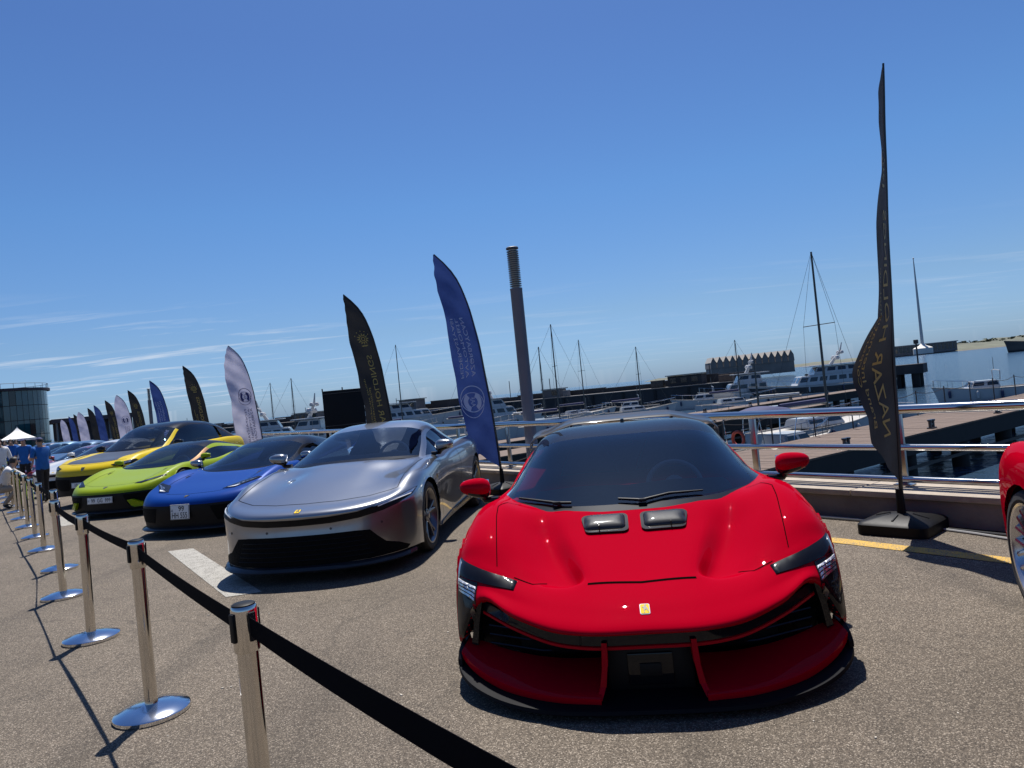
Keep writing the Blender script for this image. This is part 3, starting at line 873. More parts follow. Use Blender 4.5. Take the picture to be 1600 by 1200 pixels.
    mb = MB(); mb.box((0, 2.6, 1.185), (.03, .13, .05), bev=.012); mb.build('roof_antenna', M_GBLACK, car)
    # wipers lying on the glass
    for nm, pts in (('wiper', [(-.70, 1.30), (-.45, 1.14), (-.36, 1.115)]), ('wiper', [(-.08, 1.10), (.06, 1.07), (.22, 1.12), (.42, 1.15)])):
        mb = MB(); P3 = []
        for a, b in pts:
            q, n_ = SG.hit(a, b, 'top'); P3.append(q + n_ * .018)
        mb.tube(P3, [.007, .010, .008, .005][:len(P3)], 8)
        q0 = P3[1]; mb.box(q0, (.05, .03, .02), bev=.006)
        mb.build(nm, M_BLACK, car)
    # joints in the bodywork
    gp = Gaps(car, S)
    gp.line([(-.265, .355), (0, .332), (.265, .355)], 'top', .016)
    gp.both([(.65, .46), (.55, .42), (.48, .45)], 'top', .006)
    gp.both([(.745, .52), (.765, .7), (.79, .9), (.80, 1.05), (.76, 1.17), (.68, 1.20)], 'top', .005)
    gp.both([(1.55, .8), (1.5, .55), (1.58, .2)], 'side')
    gp.both([(2.75, .82), (2.7, .5), (2.6, .2)], 'side')
    # bonnet outlets: two domed dark scoops with rims
    for s in (False, True):
        ol = rrect(.035, .79, .300, .965, .035, 4); ol = [(a + (.02 if b < .86 and a > .2 else 0) * -1, b) for a, b in ol]
        sc = patch('bonnet_vent', ol, 'top', S, M_GBLACK, car, .012, 0, .025, mirror=s, rim=.012)
        dm = patch('vent_dome', rrect(.052, .815, .284, .955, .03, 4), 'top', S, M_CARBON, sc, .014, .022, .018, mirror=s, rim=.0)
        fin = MB()
        q, n_ = S.hit((-1 if s else 1) * (.168 + .03), .83, 'top'); fin.box(q + n_ * .02, (.006, .05, .024)); fin.build('vent_fin', M_GBLACK, sc, False)
    # headlights: dark blade, light stack, tall dark duct
    for s in (False, True):
        hl = patch('headlight', [(.632, .528), (.80, .576), (.968, .617), (.968, .545), (.85, .530), (.645, .500)], 'front', S, M_GBLACK, car, .005, .004, .02, mirror=s)
        patch('headlight_duct', [(.846, .526), (.966, .541), (.980, .40), (.980, .235), (.875, .225), (.855, .42)], 'front', S, M_GBLACK, car, .004, 0, .02, mirror=s)
        for k in range(4):
            t0, t1 = k / 4 + .03, (k + 1) / 4 - .05
            a = [(.852 + .004 * t0, .508 - .062 * t0), (.964 - .006 * t0, .533 - .064 * t0), (.964 - .006 * t1, .533 - .064 * t1), (.852 + .004 * t1, .508 - .062 * t1)]
            patch('lamp_element', a, 'front', S, M_LAMPIN if k else M_LED, hl, .009, .004, .012, mirror=s, rim=.004)
        patch('lamp_surround', [(.957, .60), (.972, .61), (.972, .50), (.962, .50)], 'front', S, M_LAMPIN, hl, .006, 0, .012, mirror=s)
        patch('duct_blade', [(.864, .425), (.882, .40), (.890, .30), (.878, .235), (.868, .24), (.876, .30)], 'front', S, mat('warm_metal', (.20, .17, .13), .3, .5), car, .012, .004, .012, mirror=s)
    # frame between headlight duct and side intake
    for s in (-1, 1):
        P_ = [(.820, .405, .448), (.860, .412, .440), (.885, .435, .30), (.905, .45, .215), (.868, .43, .21), (.850, .42, .32)]
        k_ = len(P_); mb = MB()
        mb.add([(s * a, b, c) for a, b, c in P_] + [(s * a, b + .12, c) for a, b, c in P_], [tuple(range(k_)), tuple(range(2 * k_ - 1, k_ - 1, -1))] + [(i, (i + 1) % k_, k_ + (i + 1) % k_, k_ + i) for i in range(k_)])
        mb.build('duct_frame', M_GBLACK, car, False)
    # front end below the nose
    nose = [(0, .04, .358), (.197, .042, .358), (.394, .095, .361), (.632, .235, .401), (.823, .395, .450)]
    nc = curve(nose, 8)
    def sweep(nm, off, m, par=car, x0=0.):
        """strip swept along the nose edge through (dy, dz) offsets, both halves in one"""
        A = np.array([[(p[0], p[1] + dy, p[2] + dz) for (dy, dz) in off] for p in nc if p[0] >= x0])
        F = np.concatenate([np.stack([A[::-1][..., 0] * -1, A[::-1][..., 1], A[::-1][..., 2]], -1), A[1:]], 0)
        vv, ff = grid_vf(F)
        o = mk(nm, vv, ff, m, par, True, 40)
        return o
    sweep('nose_gap', [(.17, -.008), (.04, -.010), (.035, -.056), (.17, -.062)], M_GBLACK)
    sweep('nose_blade', [(.16, -.058), (.045, -.056), (.028, -.061), (.030, -.074), (.06, -.080), (.16, -.080)], paint)
    sweep('intake_roof', [(.055, -.080), (.42, -.09), (.45, -.25), (.45, -.36)], M_GRILLE)
    for s in (-1, 1):
        for k in range(4):
            t = k / 3; mb = MB(); z0 = .20 + .045 * k
            mb.tube([(s * .24, .30, z0), (s * .52, .33, z0 + .005), (s * .80, .44, z0 + .02)], .006, 6); mb.build('intake_slat', M_GBLACK, car)
    # red lower tray, one either side of the radar block
    for s in (-1, 1):
        c0 = curve([(.235, .02, .05), (.45, .055, .055), (.70, .175, .075), (.90, .345, .128), (.955, .42, .155)], 6)
        c1 = curve([(.235, .015, .086), (.45, .05, .092), (.70, .17, .113), (.90, .34, .166), (.955, .415, .192)], 6)
        c2 = curve([(.235, .035, .100), (.45, .07, .106), (.70, .19, .129), (.89, .36, .180), (.945, .435, .206)], 6)
        c3 = curve([(.235, .36, .145), (.45, .37, .15), (.69, .42, .18), (.87, .50, .215), (.93, .52, .225)], 6)
        A = np.stack([c0, c1, c2, c3], 1).copy(); A[..., 0] *= s
        vv, ff = grid_vf(A); o = mk('lower_tray', vv, ff, paint, car, True, 50)
        mb = MB()
        st = [(s * .20, .05, .325), (s * .206, .05, .22), (s * .222, .05, .125), (s * .245, .022, .075)]
        for i in range(3):
            a, b = Vector(st[i]), Vector(st[i + 1])
            mb.add([a + Vector((-.012, 0, 0)), a + Vector((.012, 0, 0)), a + Vector((.012, .3, 0)), a + Vector((-.012, .3, 0)), b + Vector((-.014, 0, 0)), b + Vector((.014, 0, 0)), b + Vector((.014, .3, 0)), b + Vector((-.014, .3, 0))],
                   [(0, 1, 5, 4), (1, 2, 6, 5), (3, 0, 4, 7)])
        mb.build('intake_strut', paint, car)
    mb = MB(); mb.box((0, .30, .17), (.40, .3, .22), bev=.015); o = mb.build('radar_housing', M_BLACK, car)
    mb = MB(); mb.box((0, .145, .165), (.21, .02, .15), bev=.012); rb = mb.build('radar_panel', M_GBLACK, o)
    mb = MB(); mb.box((0, .132, .165), (.10, .012, .06), bev=.006); mb.build('radar_sensor', M_BLACK, rb)
    # splitter
    so = curve([(0, -.035, -.012), (.25, -.03, -.012), (.5, .0, -.008), (.75, .125, .006), (.92, .295, .040), (.972, .415, .064), (.985, .6, .085)], 6)
    A = []
    for p in so:
        x, y, dz = p
        A.append([(x * .97, y + .45, .062 + dz), (x, y + .012, .036 + dz), (x * 1.004, y - .004, .046 + dz), (x * 1.002, y + .002, .062 + dz), (x * .985, y + .028, .070 + dz), (x * .92, y + .30, .088 + dz)])
    A = np.array(A); F = np.concatenate([np.stack([A[::-1][..., 0] * -1, A[::-1][..., 1], A[::-1][..., 2]], -1), A[1:]], 0)
    vv, ff = grid_vf(F); mk('splitter', vv, ff, M_SPLIT, car, True, 40)
    for s in (-1, 1):
        mb = MB()
        P_ = [(.39, .125), (.395, .155), (.43, .185), (.50, .205), (.64, .205), (.68, .14)]
        ol = [(s * .952, y, z) for y, z in P_] + [(s * .976, y + .012, z) for y, z in P_]
        n = len(P_)
        mb.add(ol, [tuple(range(n)), tuple(range(2 * n - 1, n - 1, -1))] + [(i, (i + 1) % n, n + (i + 1) % n, n + i) for i in range(n)])
        mb.build('splitter_fence', M_SPLIT, car, False)
    # underside and sills
    mb = MB(); mb.box((0, 2.45, .26), (1.30, 3.9, .28)); mb.box((0, 2.40, .20), (1.84, 1.75, .2)); mb.build('underbody', M_BLACK, car, False)
    q, n_ = S.hit(0, .440, 'front'); badge(car, q, n_, .046, .066)
    mirror_pair(car, 1.015, 1.46, .895, paint, M_GBLACK, .205, .125, .15)
    if wing:
        # rear wing
        pts = [(-.99, .86), (-.985, .93), (-.93, .985), (-.80, 1.02), (-.57, 1.09), (-.50, 1.105), (0, 1.11), (.50, 1.105), (.57, 1.09), (.80, 1.02), (.93, .985), (.985, .93), (.99, .86)]
        A = []
        for x, z in curve([(a, 0, b) for a, b in pts], 4)[:, [0, 2]]:
            A.append([(x, 4.40, z - .004), (x, 4.42, z + .010), (x, 4.52, z + .016), (x, 4.66, z + .03), (x, 4.74, z + .048), (x, 4.74, z + .040), (x, 4.60, z + .004), (x, 4.42, z - .012), (x, 4.40, z - .004)])
        vv, ff = grid_vf(np.array(A)); mk('rear_wing', vv, ff, M_CARBON, car, True, 40)
        for s in (-1, 1):
            mb = MB(); mb.box((s * .53, 4.56, .98), (.025, .22, .24), bev=.008); mb.build('wing_support', M_CARBON, car)
    for s in (-1, 1):
        wheel(car, s * .845, fy, wz, s, .345, .255, M_RIMS if far else M_RIMD, 10, 'y', .2)
        wheel(car, s * .835, ry, wz + .008, s, .353, .30, M_RIMS if far else M_RIMD, 10, 'y', .5)
    return car
M_RED = mat('red_paint', (.34, .0002, .010), .6, 0., coat=.2, coat_rough=.012, spec=0., flake=.05)
red_car('red_supercar', 'red supercar with black roof and two bonnet vents facing the camera', (.49, 3.2), 8, M_RED)
MATS['red_paint'].node_tree.nodes['Principled BSDF'].inputs['Coat IOR'].default_value = 1.4

# ------------------------------------------------------------------ the other cars
def car_shell(name, label, pose, paint, rows, g, W, cat='car', group=None, k=(6, 5), roof_m=None, pillar_m=None, bumper_m=None, low_rows=0, rim=None,
              glass=None, style='y', spokes=10, cab=None, bonnet=None, rear_glass=(4, 6), wr=.35, rail_m=None, rear_m=None):
    """W: wheel data (front y, rear y, arch radius, track x)"""
    car = thing(name, label, cat, (pose[0], pose[1], 0), R(-pose[2]), group)
    ku, kv = k
    B = net(rows, ku, kv); G = half_to_full(B)
    v, f = grid_vf(G)
    fy, ry, ra, tx = W
    wz = wr
    ar = [(fy, wz, ra, .68), (ry, wz, ra, .68)]
    nlow = low_rows * ku
    nc = G.shape[1] - 1
    if nlow:
        v1, f1 = cut_arches(v, f[:nlow * nc], ar); mk('front_bumper', v1, f1, bumper_m or M_BLACK, car, True, 45)
    rest = f[nlow * nc:]
    if bonnet:
        r0, r1, c1, bm_ = bonnet
        bn = [q for q in rest if r0 * ku * (nc + 1) <= q[0] < r1 * ku * (nc + 1) and abs((q[0] % (nc + 1)) + .5 - nc / 2) < c1 * kv]
        bs = set(bn); rest = [q for q in rest if q not in bs]
        v1, f1 = cut_arches(v, bn, []); mk('bonnet', v1, f1, bm_, car, True, 45)
    v2, f2 = cut_arches(v, rest, ar)
    mk('body', v2, f2, paint, car, True, 45)
    S = Surf([(v, f)])
    liners(car, [(fy, wz, ra, .6, tx + .11), (ry, wz, ra, .6, tx + .11)])
    H = net(g, ku, kv)
    n3, n4, n5 = 3 * kv, 4 * kv, 5 * kv
    gl = glass or M_GLASS
    rm = roof_m or paint; pm = pillar_m or paint
    grid_obj('cowl_panel', half_to_full(H[0:2, :n3 + 1]), M_GBLACK, car)
    grid_obj('windscreen', half_to_full(H[1:2 * ku + 1, :n3 + 1]), gl, car)
    grid_obj('roof', half_to_full(H[2 * ku:4 * ku + 1, :n3 + 1]), rm, car)
    grid_obj('rear_window', half_to_full(H[rear_glass[0] * ku:rear_glass[1] * ku + 1, :n3 + 1]), M_SGLASS if rm is paint else M_GBLACK, car)
    for s in (-1, 1):
        def sd(A): C_ = A.copy(); C_[..., 0] *= s; return C_
        grid_obj('front_pillar', sd(H[0:2 * ku + 1, n3:n4 + 1]), pm, car)
        grid_obj('roof_rail', sd(H[2 * ku:, n3:n4 + 1]), rail_m or pm, car)
        grid_obj('side_window', sd(H[0:int(4.6 * ku), n4:n5 + 1]), M_SGLASS, car)
        grid_obj('rear_pillar', sd(H[int(4.6 * ku):, n4:n5 + 1]), rear_m or paint, car)
    for s in (-1, 1):
        wheel(car, s * tx, fy, wz, s, wr, .25, rim, spokes, style, .3)
        wheel(car, s * tx, ry, wz, s, wr, .28, rim, spokes, style, .7)
    gv, gf = grid_vf(half_to_full(H))
    L_ = rows[-1][0][1]
    mb = MB(); mb.box((0, L_ / 2 + .1, .30), (1.25, L_ - .7, .26)); mb.box((0, (fy + ry) / 2, .22), (1.82, ry - fy - .85, .14)); mb.build('underbody', M_BLACK, car, False)
    return car, S, Surf([(gv, gf)]), Gaps(car, S)
def sym(p): return p + [(-a, b) for a, b in reversed(p)]

# silver grand tourer
GT = [
 [(0, .0, .15), (.3, .02, .15), (.55, .08, .155), (.72, .18, .16), (.84, .30, .165), (.91, .42, .17), (.945, .52, .17), (.955, .60, .165), (.955, .7, .15)],
 [(0, -.01, .37), (.3, .01, .37), (.56, .08, .38), (.74, .19, .39), (.86, .33, .40), (.925, .45, .39), (.96, .55, .35), (.97, .64, .28), (.96, .73, .16)],
 [(0, .0, .515), (.3, .018, .52), (.57, .09, .538), (.75, .205, .565), (.87, .33, .595), (.935, .47, .58), (.968, .58, .5), (.975, .68, .34), (.965, .76, .17)],
 [(0, -.03, .592), (.3, -.012, .594), (.57, .075, .606), (.75, .215, .630), (.875, .40, .658), (.945, .54, .64), (.975, .66, .55), (.98, .74, .38), (.97, .82, .17)],
 [(0, .20, .662), (.3, .22, .664), (.57, .30, .676), (.74, .42, .698), (.87, .58, .735), (.945, .7, .71), (.98, .8, .6), (.985, .86, .4), (.97, .92, .17)],
 [(0, .70, .79), (.3, .70, .785), (.55, .72, .770), (.72, .76, .785), (.86, .83, .825), (.945, .9, .79), (.985, 1.0, .66), (.99, 1.04, .42), (.97, 1.08, .17)],
 [(0, 1.1, .872), (.28, 1.1, .868), (.52, 1.1, .828), (.71, 1.1, .835), (.85, 1.12, .862), (.94, 1.16, .82), (.985, 1.22, .68), (.985, 1.25, .43), (.965, 1.28, .17)],
 [(0, 1.42, .93), (.3, 1.43, .925), (.54, 1.46, .905), (.71, 1.5, .90), (.85, 1.52, .895), (.93, 1.55, .85), (.97, 1.6, .7), (.962, 1.6, .45), (.95, 1.62, .17)],
 [(0, 2.3, .92), (.3, 2.3, .92), (.54, 2.3, .915), (.71, 2.3, .91), (.84, 2.3, .90), (.915, 2.3, .84), (.95, 2.3, .7), (.925, 2.3, .45), (.94, 2.3, .17)],
 [(0, 3.2, .92), (.3, 3.2, .92), (.54, 3.2, .92), (.71, 3.2, .93), (.85, 3.2, .945), (.935, 3.2, .89), (.98, 3.2, .72), (.975, 3.2, .45), (.95, 3.2, .17)],
 [(0, 3.75, .92), (.3, 3.75, .92), (.54, 3.75, .92), (.71, 3.75, .94), (.86, 3.75, .96), (.945, 3.75, .90), (.99, 3.75, .74), (.985, 3.75, .45), (.96, 3.75, .17)],
 [(0, 4.4, .90), (.3, 4.4, .90), (.54, 4.38, .90), (.70, 4.34, .90), (.83, 4.28, .90), (.9, 4.22, .84), (.935, 4.2, .7), (.92, 4.2, .45), (.9, 4.2, .2)],
 [(0, 4.62, .65), (.3, 4.62, .65), (.54, 4.58, .65), (.70, 4.5, .65), (.81, 4.42, .65), (.87, 4.36, .62), (.89, 4.32, .55), (.89, 4.3, .4), (.88, 4.28, .22)],
 [(0, 4.56, .25), (.3, 4.56, .25), (.54, 4.52, .25), (.70, 4.45, .25), (.8, 4.38, .25), (.85, 4.34, .25), (.86, 4.32, .24), (.86, 4.3, .23), (.86, 4.29, .22)]]
GTG = [
 [(0, 1.40, .925), (.3, 1.42, .922), (.56, 1.50, .912), (.735, 1.62, .90), (.785, 1.72, .90), (.86, 1.85, .885)],
 [(0, 1.85, 1.10), (.3, 1.86, 1.092), (.53, 1.93, 1.07), (.675, 2.0, 1.033), (.725, 2.06, 1.008), (.865, 2.1, .885)],
 [(0, 2.30, 1.238), (.28, 2.31, 1.230), (.485, 2.34, 1.207), (.605, 2.38, 1.163), (.65, 2.42, 1.125), (.865, 2.45, .885)],
 [(0, 2.65, 1.295), (.28, 2.65, 1.288), (.47, 2.66, 1.265), (.59, 2.68, 1.215), (.65, 2.7, 1.16), (.86, 2.75, .895)],
 [(0, 3.2, 1.255), (.28, 3.2, 1.247), (.45, 3.2, 1.222), (.55, 3.2, 1.175), (.63, 3.2, 1.10), (.83, 3.25, .92)],
 [(0, 3.8, 1.10), (.25, 3.8, 1.09), (.4, 3.8, 1.07), (.5, 3.8, 1.03), (.58, 3.78, .98), (.74, 3.75, .92)],
 [(0, 4.32, .90), (.25, 4.32, .895), (.4, 4.32, .89), (.5, 4.32, .89), (.58, 4.3, .89), (.70, 4.28, .885)]]
M_SENS = mat('sensor_grey', (.05, .05, .055), .5)
def gt_car(name, label, pose, paint, group=None, detail=True, rim=None):
    car, S, SG, gp = car_shell(name, label, pose, paint, GT, GTG, (1.02, 3.69, .385, .845), 'car', group, (7, 6) if detail else (4, 3), rim=rim, style='y', spokes=5 if detail else 10, roof_m=None)
    lower = [(0, .508), (.3, .512), (.55, .530), (.74, .565), (.85, .60), (.93, .648)]
    upper = [(.945, .700), (.86, .668), (.75, .632), (.60, .602), (.55, .588), (.3, .572), (0, .566)]
    st = patch('nose_strip', [(a, b) for a, b in lower] + upper[:-1] + [(0, .566)] + [(-a, b) for a, b in reversed(upper[:-1])] + [(-a, b) for a, b in reversed(lower[1:])], 'front', S, M_BLACK, car, .004, 0, .03)
    for mr in (False, True):
        hl = patch('headlight', [(.66, .607), (.93, .665), (.94, .692), (.86, .66), (.70, .622)], 'front', S, M_LAMPIN, car, .007, .004, .02, mirror=mr)
        patch('lamp_element', [(.70, .604), (.92, .652), (.922, .660), (.70, .612)], 'front', S, M_LED, hl, .011, 0, .02, mirror=mr)
    mo = [(0, .420), (.50, .420), (.625, .412), (.68, .35), (.74, .285), (.83, .25), (.90, .20), (.88, .172), (.60, .158), (0, .152)]
    patch('front_intake', mo + [(-a, b) for a, b in reversed(mo[1:-1])], 'front', S, M_GRILLE, car, .004, 0, .04)
    if detail:
        for k in range(5):
            z0 = .205 + .042 * k; w_ = .64 - .02 * k; P3 = []
            for a in np.linspace(-w_, w_, 15):
                q, n_ = S.hit(float(a), z0, 'front'); P3.append(q + n_ * .007)
            mb = MB(); mb.tube(P3, .004, 5); mb.build('grille_bar', M_BLACK, car)
        for a in (-.72, -.30, .30, .72):
            q, n_ = S.hit(a, .462, 'front'); mb = MB(); mb.lathe([(0, -.004), (.011, -.004), (.011, .002), (0, .003)], 12, 'Y'); o_ = mb.build('parking_sensor', M_SENS, car); o_.location = q; o_.rotation_euler = n_.to_track_quat('-Y', 'Z').to_euler()
    so = curve([(0, -.06, 0), (.4, -.03, 0), (.7, .10, .0), (.88, .30, .005), (.94, .46, .01)], 5)
    A = np.array([[(x * .95, y + .3, .12 + dz), (x, y + .0, .105 + dz), (x * 1.01, y - .01, .12 + dz), (x, y + .01, .145 + dz), (x * .95, y + .14, .17 + dz)] for x, y, dz in so])
    F = np.concatenate([np.stack([A[::-1][..., 0] * -1, A[::-1][..., 1], A[::-1][..., 2]], -1), A[1:]], 0)
    vv, ff = grid_vf(F); mk('splitter', vv, ff, M_CARBON, car, True, 40)
    gp.line([(-.80, .50), (-.57, .33), (-.3, .25), (0, .23), (.3, .25), (.57, .33), (.80, .50)], 'top', .006)
    gp.both([(.80, .50), (.79, .8), (.80, 1.1), (.82, 1.45)], 'top', .006)
    gp.both([(1.62, .84), (1.56, .5), (1.62, .25)], 'side'); gp.both([(2.75, .88), (2.78, .6), (2.62, .25)], 'side')
    for sd in (-1, 1):
        patch('door_sill', [(1.45, .17), (3.2, .17), (3.25, .26), (1.5, .20)], 'side', S, M_CARBON, car, .012, .006, .06, side=sd)
        q, n_ = S.hit(1.38, .70, 'side', sd); badge(car, q, n_, .05, .065, 'shield', 'wing_badge')
    q, n_ = S.hit(0, .632, 'front'); badge(car, q, n_, .055, .075)
    mirror_pair(car, .985, 1.83, 1.0, paint, M_GBLACK, .21, .125, .14)
    cabin(car, 1.5, .5, .66, 2.55, .45, 1, dash_z=.93, rear_y=3.3)
    return car
M_SILVER = mat('silver_paint', (.27, .28, .30), .28, .9, coat=1., coat_rough=.02, flake=.10)
gt_car('silver_coupe', 'silver grand touring coupe parked between the red and blue cars', (-2.03, 6.4, 7), M_SILVER, rim=M_RIMD)

# wedge supercars
WG = [
 [(0, .02, .13), (.35, .03, .13), (.6, .1, .13), (.78, .2, .135), (.88, .33, .14), (.93, .45, .14), (.95, .55, .14), (.955, .63, .14), (.955, .7, .13)],
 [(0, -.02, .43), (.35, .0, .43), (.6, .06, .435), (.78, .17, .435), (.89, .32, .42), (.94, .45, .38), (.96, .56, .33), (.965, .65, .25), (.955, .73, .14)],
 [(0, .03, .505), (.35, .05, .51), (.6, .12, .522), (.78, .24, .54), (.89, .40, .555), (.945, .53, .53), (.965, .63, .44), (.97, .7, .3), (.96, .78, .14)],
 [(0, .25, .575), (.35, .27, .58), (.6, .34, .60), (.78, .46, .63), (.88, .57, .65), (.945, .68, .61), (.972, .76, .5), (.975, .82, .33), (.96, .88, .14)],
 [(0, .7, .665), (.33, .7, .668), (.58, .72, .680), (.75, .76, .73), (.87, .82, .745), (.945, .9, .69), (.975, .98, .55), (.98, 1.02, .35), (.96, 1.05, .14)],
 [(0, 1.1, .745), (.35, 1.1, .745), (.6, 1.1, .755), (.75, 1.1, .792), (.86, 1.12, .805), (.94, 1.15, .745), (.975, 1.2, .58), (.98, 1.22, .36), (.96, 1.25, .14)],
 [(0, 1.45, .775), (.35, 1.45, .775), (.6, 1.45, .78), (.74, 1.45, .795), (.85, 1.45, .80), (.925, 1.47, .74), (.955, 1.5, .58), (.95, 1.5, .35), (.94, 1.52, .14)],
 [(0, 2.2, .775), (.35, 2.2, .775), (.6, 2.2, .78), (.73, 2.2, .79), (.84, 2.2, .79), (.91, 2.2, .73), (.94, 2.2, .58), (.93, 2.2, .35), (.93, 2.2, .14)],
 [(0, 3.0, .83), (.35, 3.0, .83), (.6, 3.0, .84), (.73, 3.0, .86), (.86, 3.0, .885), (.94, 3.0, .82), (.97, 3.0, .62), (.97, 3.0, .36), (.95, 3.0, .14)],
 [(0, 3.6, .86), (.35, 3.6, .86), (.6, 3.6, .87), (.74, 3.6, .90), (.87, 3.6, .92), (.955, 3.6, .85), (.985, 3.6, .65), (.98, 3.6, .38), (.96, 3.6, .14)],
 [(0, 4.25, .87), (.35, 4.25, .87), (.6, 4.23, .87), (.73, 4.2, .88), (.85, 4.15, .88), (.92, 4.1, .8), (.94, 4.1, .62), (.93, 4.1, .38), (.91, 4.1, .2)],
 [(0, 4.46, .6), (.35, 4.46, .6), (.6, 4.43, .6), (.73, 4.38, .6), (.83, 4.3, .6), (.88, 4.24, .58), (.9, 4.2, .5), (.9, 4.2, .36), (.89, 4.2, .22)],
 [(0, 4.42, .25), (.35, 4.42, .25), (.6, 4.4, .25), (.73, 4.34, .25), (.82, 4.28, .25), (.86, 4.24, .25), (.88, 4.22, .24), (.88, 4.21, .23), (.88, 4.2, .22)]]
WGG = [
 [(0, 1.10, .735), (.3, 1.12, .737), (.58, 1.22, .755), (.755, 1.38, .79), (.805, 1.5, .797), (.85, 1.65, .79)],
 [(0, 1.6, .945), (.3, 1.61, .94), (.54, 1.68, .918), (.69, 1.77, .883), (.74, 1.83, .863), (.85, 1.92, .785)],
 [(0, 2.1, 1.10), (.28, 2.11, 1.095), (.49, 2.14, 1.07), (.61, 2.18, 1.02), (.66, 2.22, .985), (.85, 2.3, .785)],
 [(0, 2.45, 1.155), (.28, 2.45, 1.15), (.46, 2.45, 1.125), (.57, 2.46, 1.075), (.65, 2.48, 1.01), (.85, 2.52, .80)],
 [(0, 3.0, 1.125), (.28, 3.0, 1.115), (.43, 3.0, 1.085), (.53, 3.0, 1.035), (.62, 3.0, .97), (.82, 3.0, .865)],
 [(0, 3.6, 1.0), (.25, 3.6, .99), (.4, 3.6, .97), (.5, 3.6, .945), (.6, 3.6, .915), (.76, 3.6, .90)],
 [(0, 4.15, .89), (.25, 4.15, .885), (.4, 4.15, .885), (.5, 4.15, .885), (.6, 4.15, .885), (.74, 4.1, .885)]]
def wedge_car(name, label, pose, paint, kind='y', group=None, detail=True, mirror_m=None, pillar_m=None, roof_m=None, rail_m=None, rim=None):
    car, S, SG, gp = car_shell(name, label, pose, paint, WG, WGG, (1.0, 3.62, .38, .835), 'car', group, (6, 5) if detail else (3, 3), roof_m=roof_m or M_GBLACK, pillar_m=pillar_m or M_GBLACK,
                               bumper_m=M_BLACK, low_rows=1, rail_m=rail_m, rim=rim)
    for mr in (False, True):
        if kind == 'y':
            hl = patch('headlight', [(.44, .585), (.62, .592), (.86, .675), (.80, .688), (.60, .648)], 'front', S, M_GBLACK, car, .006, .006, .025, mirror=mr)
            patch('lamp_element', [(.60, .60), (.72, .64), (.84, .676), (.72, .652), (.61, .625)], 'front', S, M_LAMPIN, hl, .011, .004, .02, mirror=mr)
            patch('lamp_strip', [(.50, .590), (.62, .597), (.66, .612), (.61, .606)], 'front', S, M_LED, hl, .012, 0, .02, mirror=mr)
        else:
            hl = patch('headlight', [(.52, .565), (.88, .655), (.90, .635), (.66, .560)], 'front', S, M_GBLACK, car, .006, .004, .025, mirror=mr)
            patch('lamp_element', [(.72, .590), (.84, .628), (.84, .622), (.72, .580)], 'front', S, M_LAMPIN, hl, .011, .002, .02, mirror=mr)
            fin = MB(); sx = -1 if mr else 1
            A = [(sx * .52, -.02, .30), (sx * .60, .0, .31), (sx * .80, .16, .20), (sx * .80, .20, .16), (sx * .62, .02, .17), (sx * .58, .0, .20)]
            fin.add(A + [(a, b + .06, c) for a, b, c in A], [tuple(range(6)), tuple(range(11, 5, -1))] + [(i, (i + 1) % 6, 6 + (i + 1) % 6, 6 + i) for i in range(6)])
            fin.build('bumper_fin', paint, car, False)
            patch('bumper_corner', [(.80, .15), (.93, .17), (.95, .36), (.90, .42), (.88, .30)], 'front', S, paint, car, .006, .0, .03, mirror=mr)
        patch('intake', [(.42, .40), (.80, .405), (.88, .36), (.80, .21), (.50, .20)], 'front', S, M_GRILLE, car, .004, 0, .04, mirror=mr)
    gp.line([(-.62, .30), (-.35, .20), (0, .17), (.35, .20), (.62, .30)], 'top', .006)
    gp.both([(.62, .30), (.66, .7), (.64, 1.1)], 'top', .006); gp.both([(1.6, .74), (1.5, .45), (1.58, .2)], 'side'); gp.both([(2.55, .78), (2.62, .5), (2.5, .2)], 'side')
    so = curve([(0, -.05, 0), (.4, -.03, 0), (.7, .07, .0), (.88, .25, .0), (.96, .44, .0)], 5)
    A = np.array([[(x * .95, y + .3, .10), (x, y, .09), (x * 1.01, y - .01, .105), (x, y + .01, .125), (x * .95, y + .12, .14)] for x, y, dz in so])
    F = np.concatenate([np.stack([A[::-1][..., 0] * -1, A[::-1][..., 1], A[::-1][..., 2]], -1), A[1:]], 0)
    vv, ff = grid_vf(F); mk('splitter', vv, ff, M_CARBON, car, True, 40)
    for sd in (-1, 1): patch('side_intake', [(2.75, .80), (3.05, .70), (3.08, .42), (2.85, .36)], 'side', S, M_GRILLE, car, .004, 0, .05, side=sd)
    q, n_ = S.hit(0, .535, 'front'); badge(car, q, n_, .07, .075, 'shield')
    mirror_pair(car, .99, 1.62, .875, mirror_m or paint, M_GBLACK, .20, .11, .12)
    cabin(car, 1.2, .42, .62, 2.25, .36, 1, dash_z=.77, rear_y=3.0)
    return car, S
M_BLUE = mat('blue_paint', (.0006, .034, .21), .42, .15, coat=.3, spec=.1, coat_rough=.02, flake=.12)
M_LIME = mat('lime_paint', (.21, .285, .0), .42, .0, coat=.35, spec=.1, coat_rough=.02, flake=.08)
M_YELL = mat('yellow_paint', (.56, .41, .0), .42, .0, coat=.4, spec=.15, coat_rough=.02, flake=.06)
M_GMIR = mat('grey_mirror_cap', (.32, .33, .34), .2, .9, coat=.6)
c, S_ = wedge_car('blue_supercar', 'deep blue supercar with black roof and square white licence plate', (-4.62, 9.75, 14), M_BLUE, 'y', mirror_m=M_GMIR)
plate(c, (-.02, -.035, .345), .30, .20, [('99', .03, .045, .09, .07), ('HH 555', .0, -.045, .24, .075), ('AZ', -.115, .02, .03, .03)])
c, S_ = wedge_car('lime_supercar', 'lime green supercar with black roof and wide white licence plate', (-7.45, 12.75, 12), M_LIME, 's', rail_m=M_LIME, pillar_m=mat('bronze_trim', (.35, .18, .05), .35, .3, coat=.5))
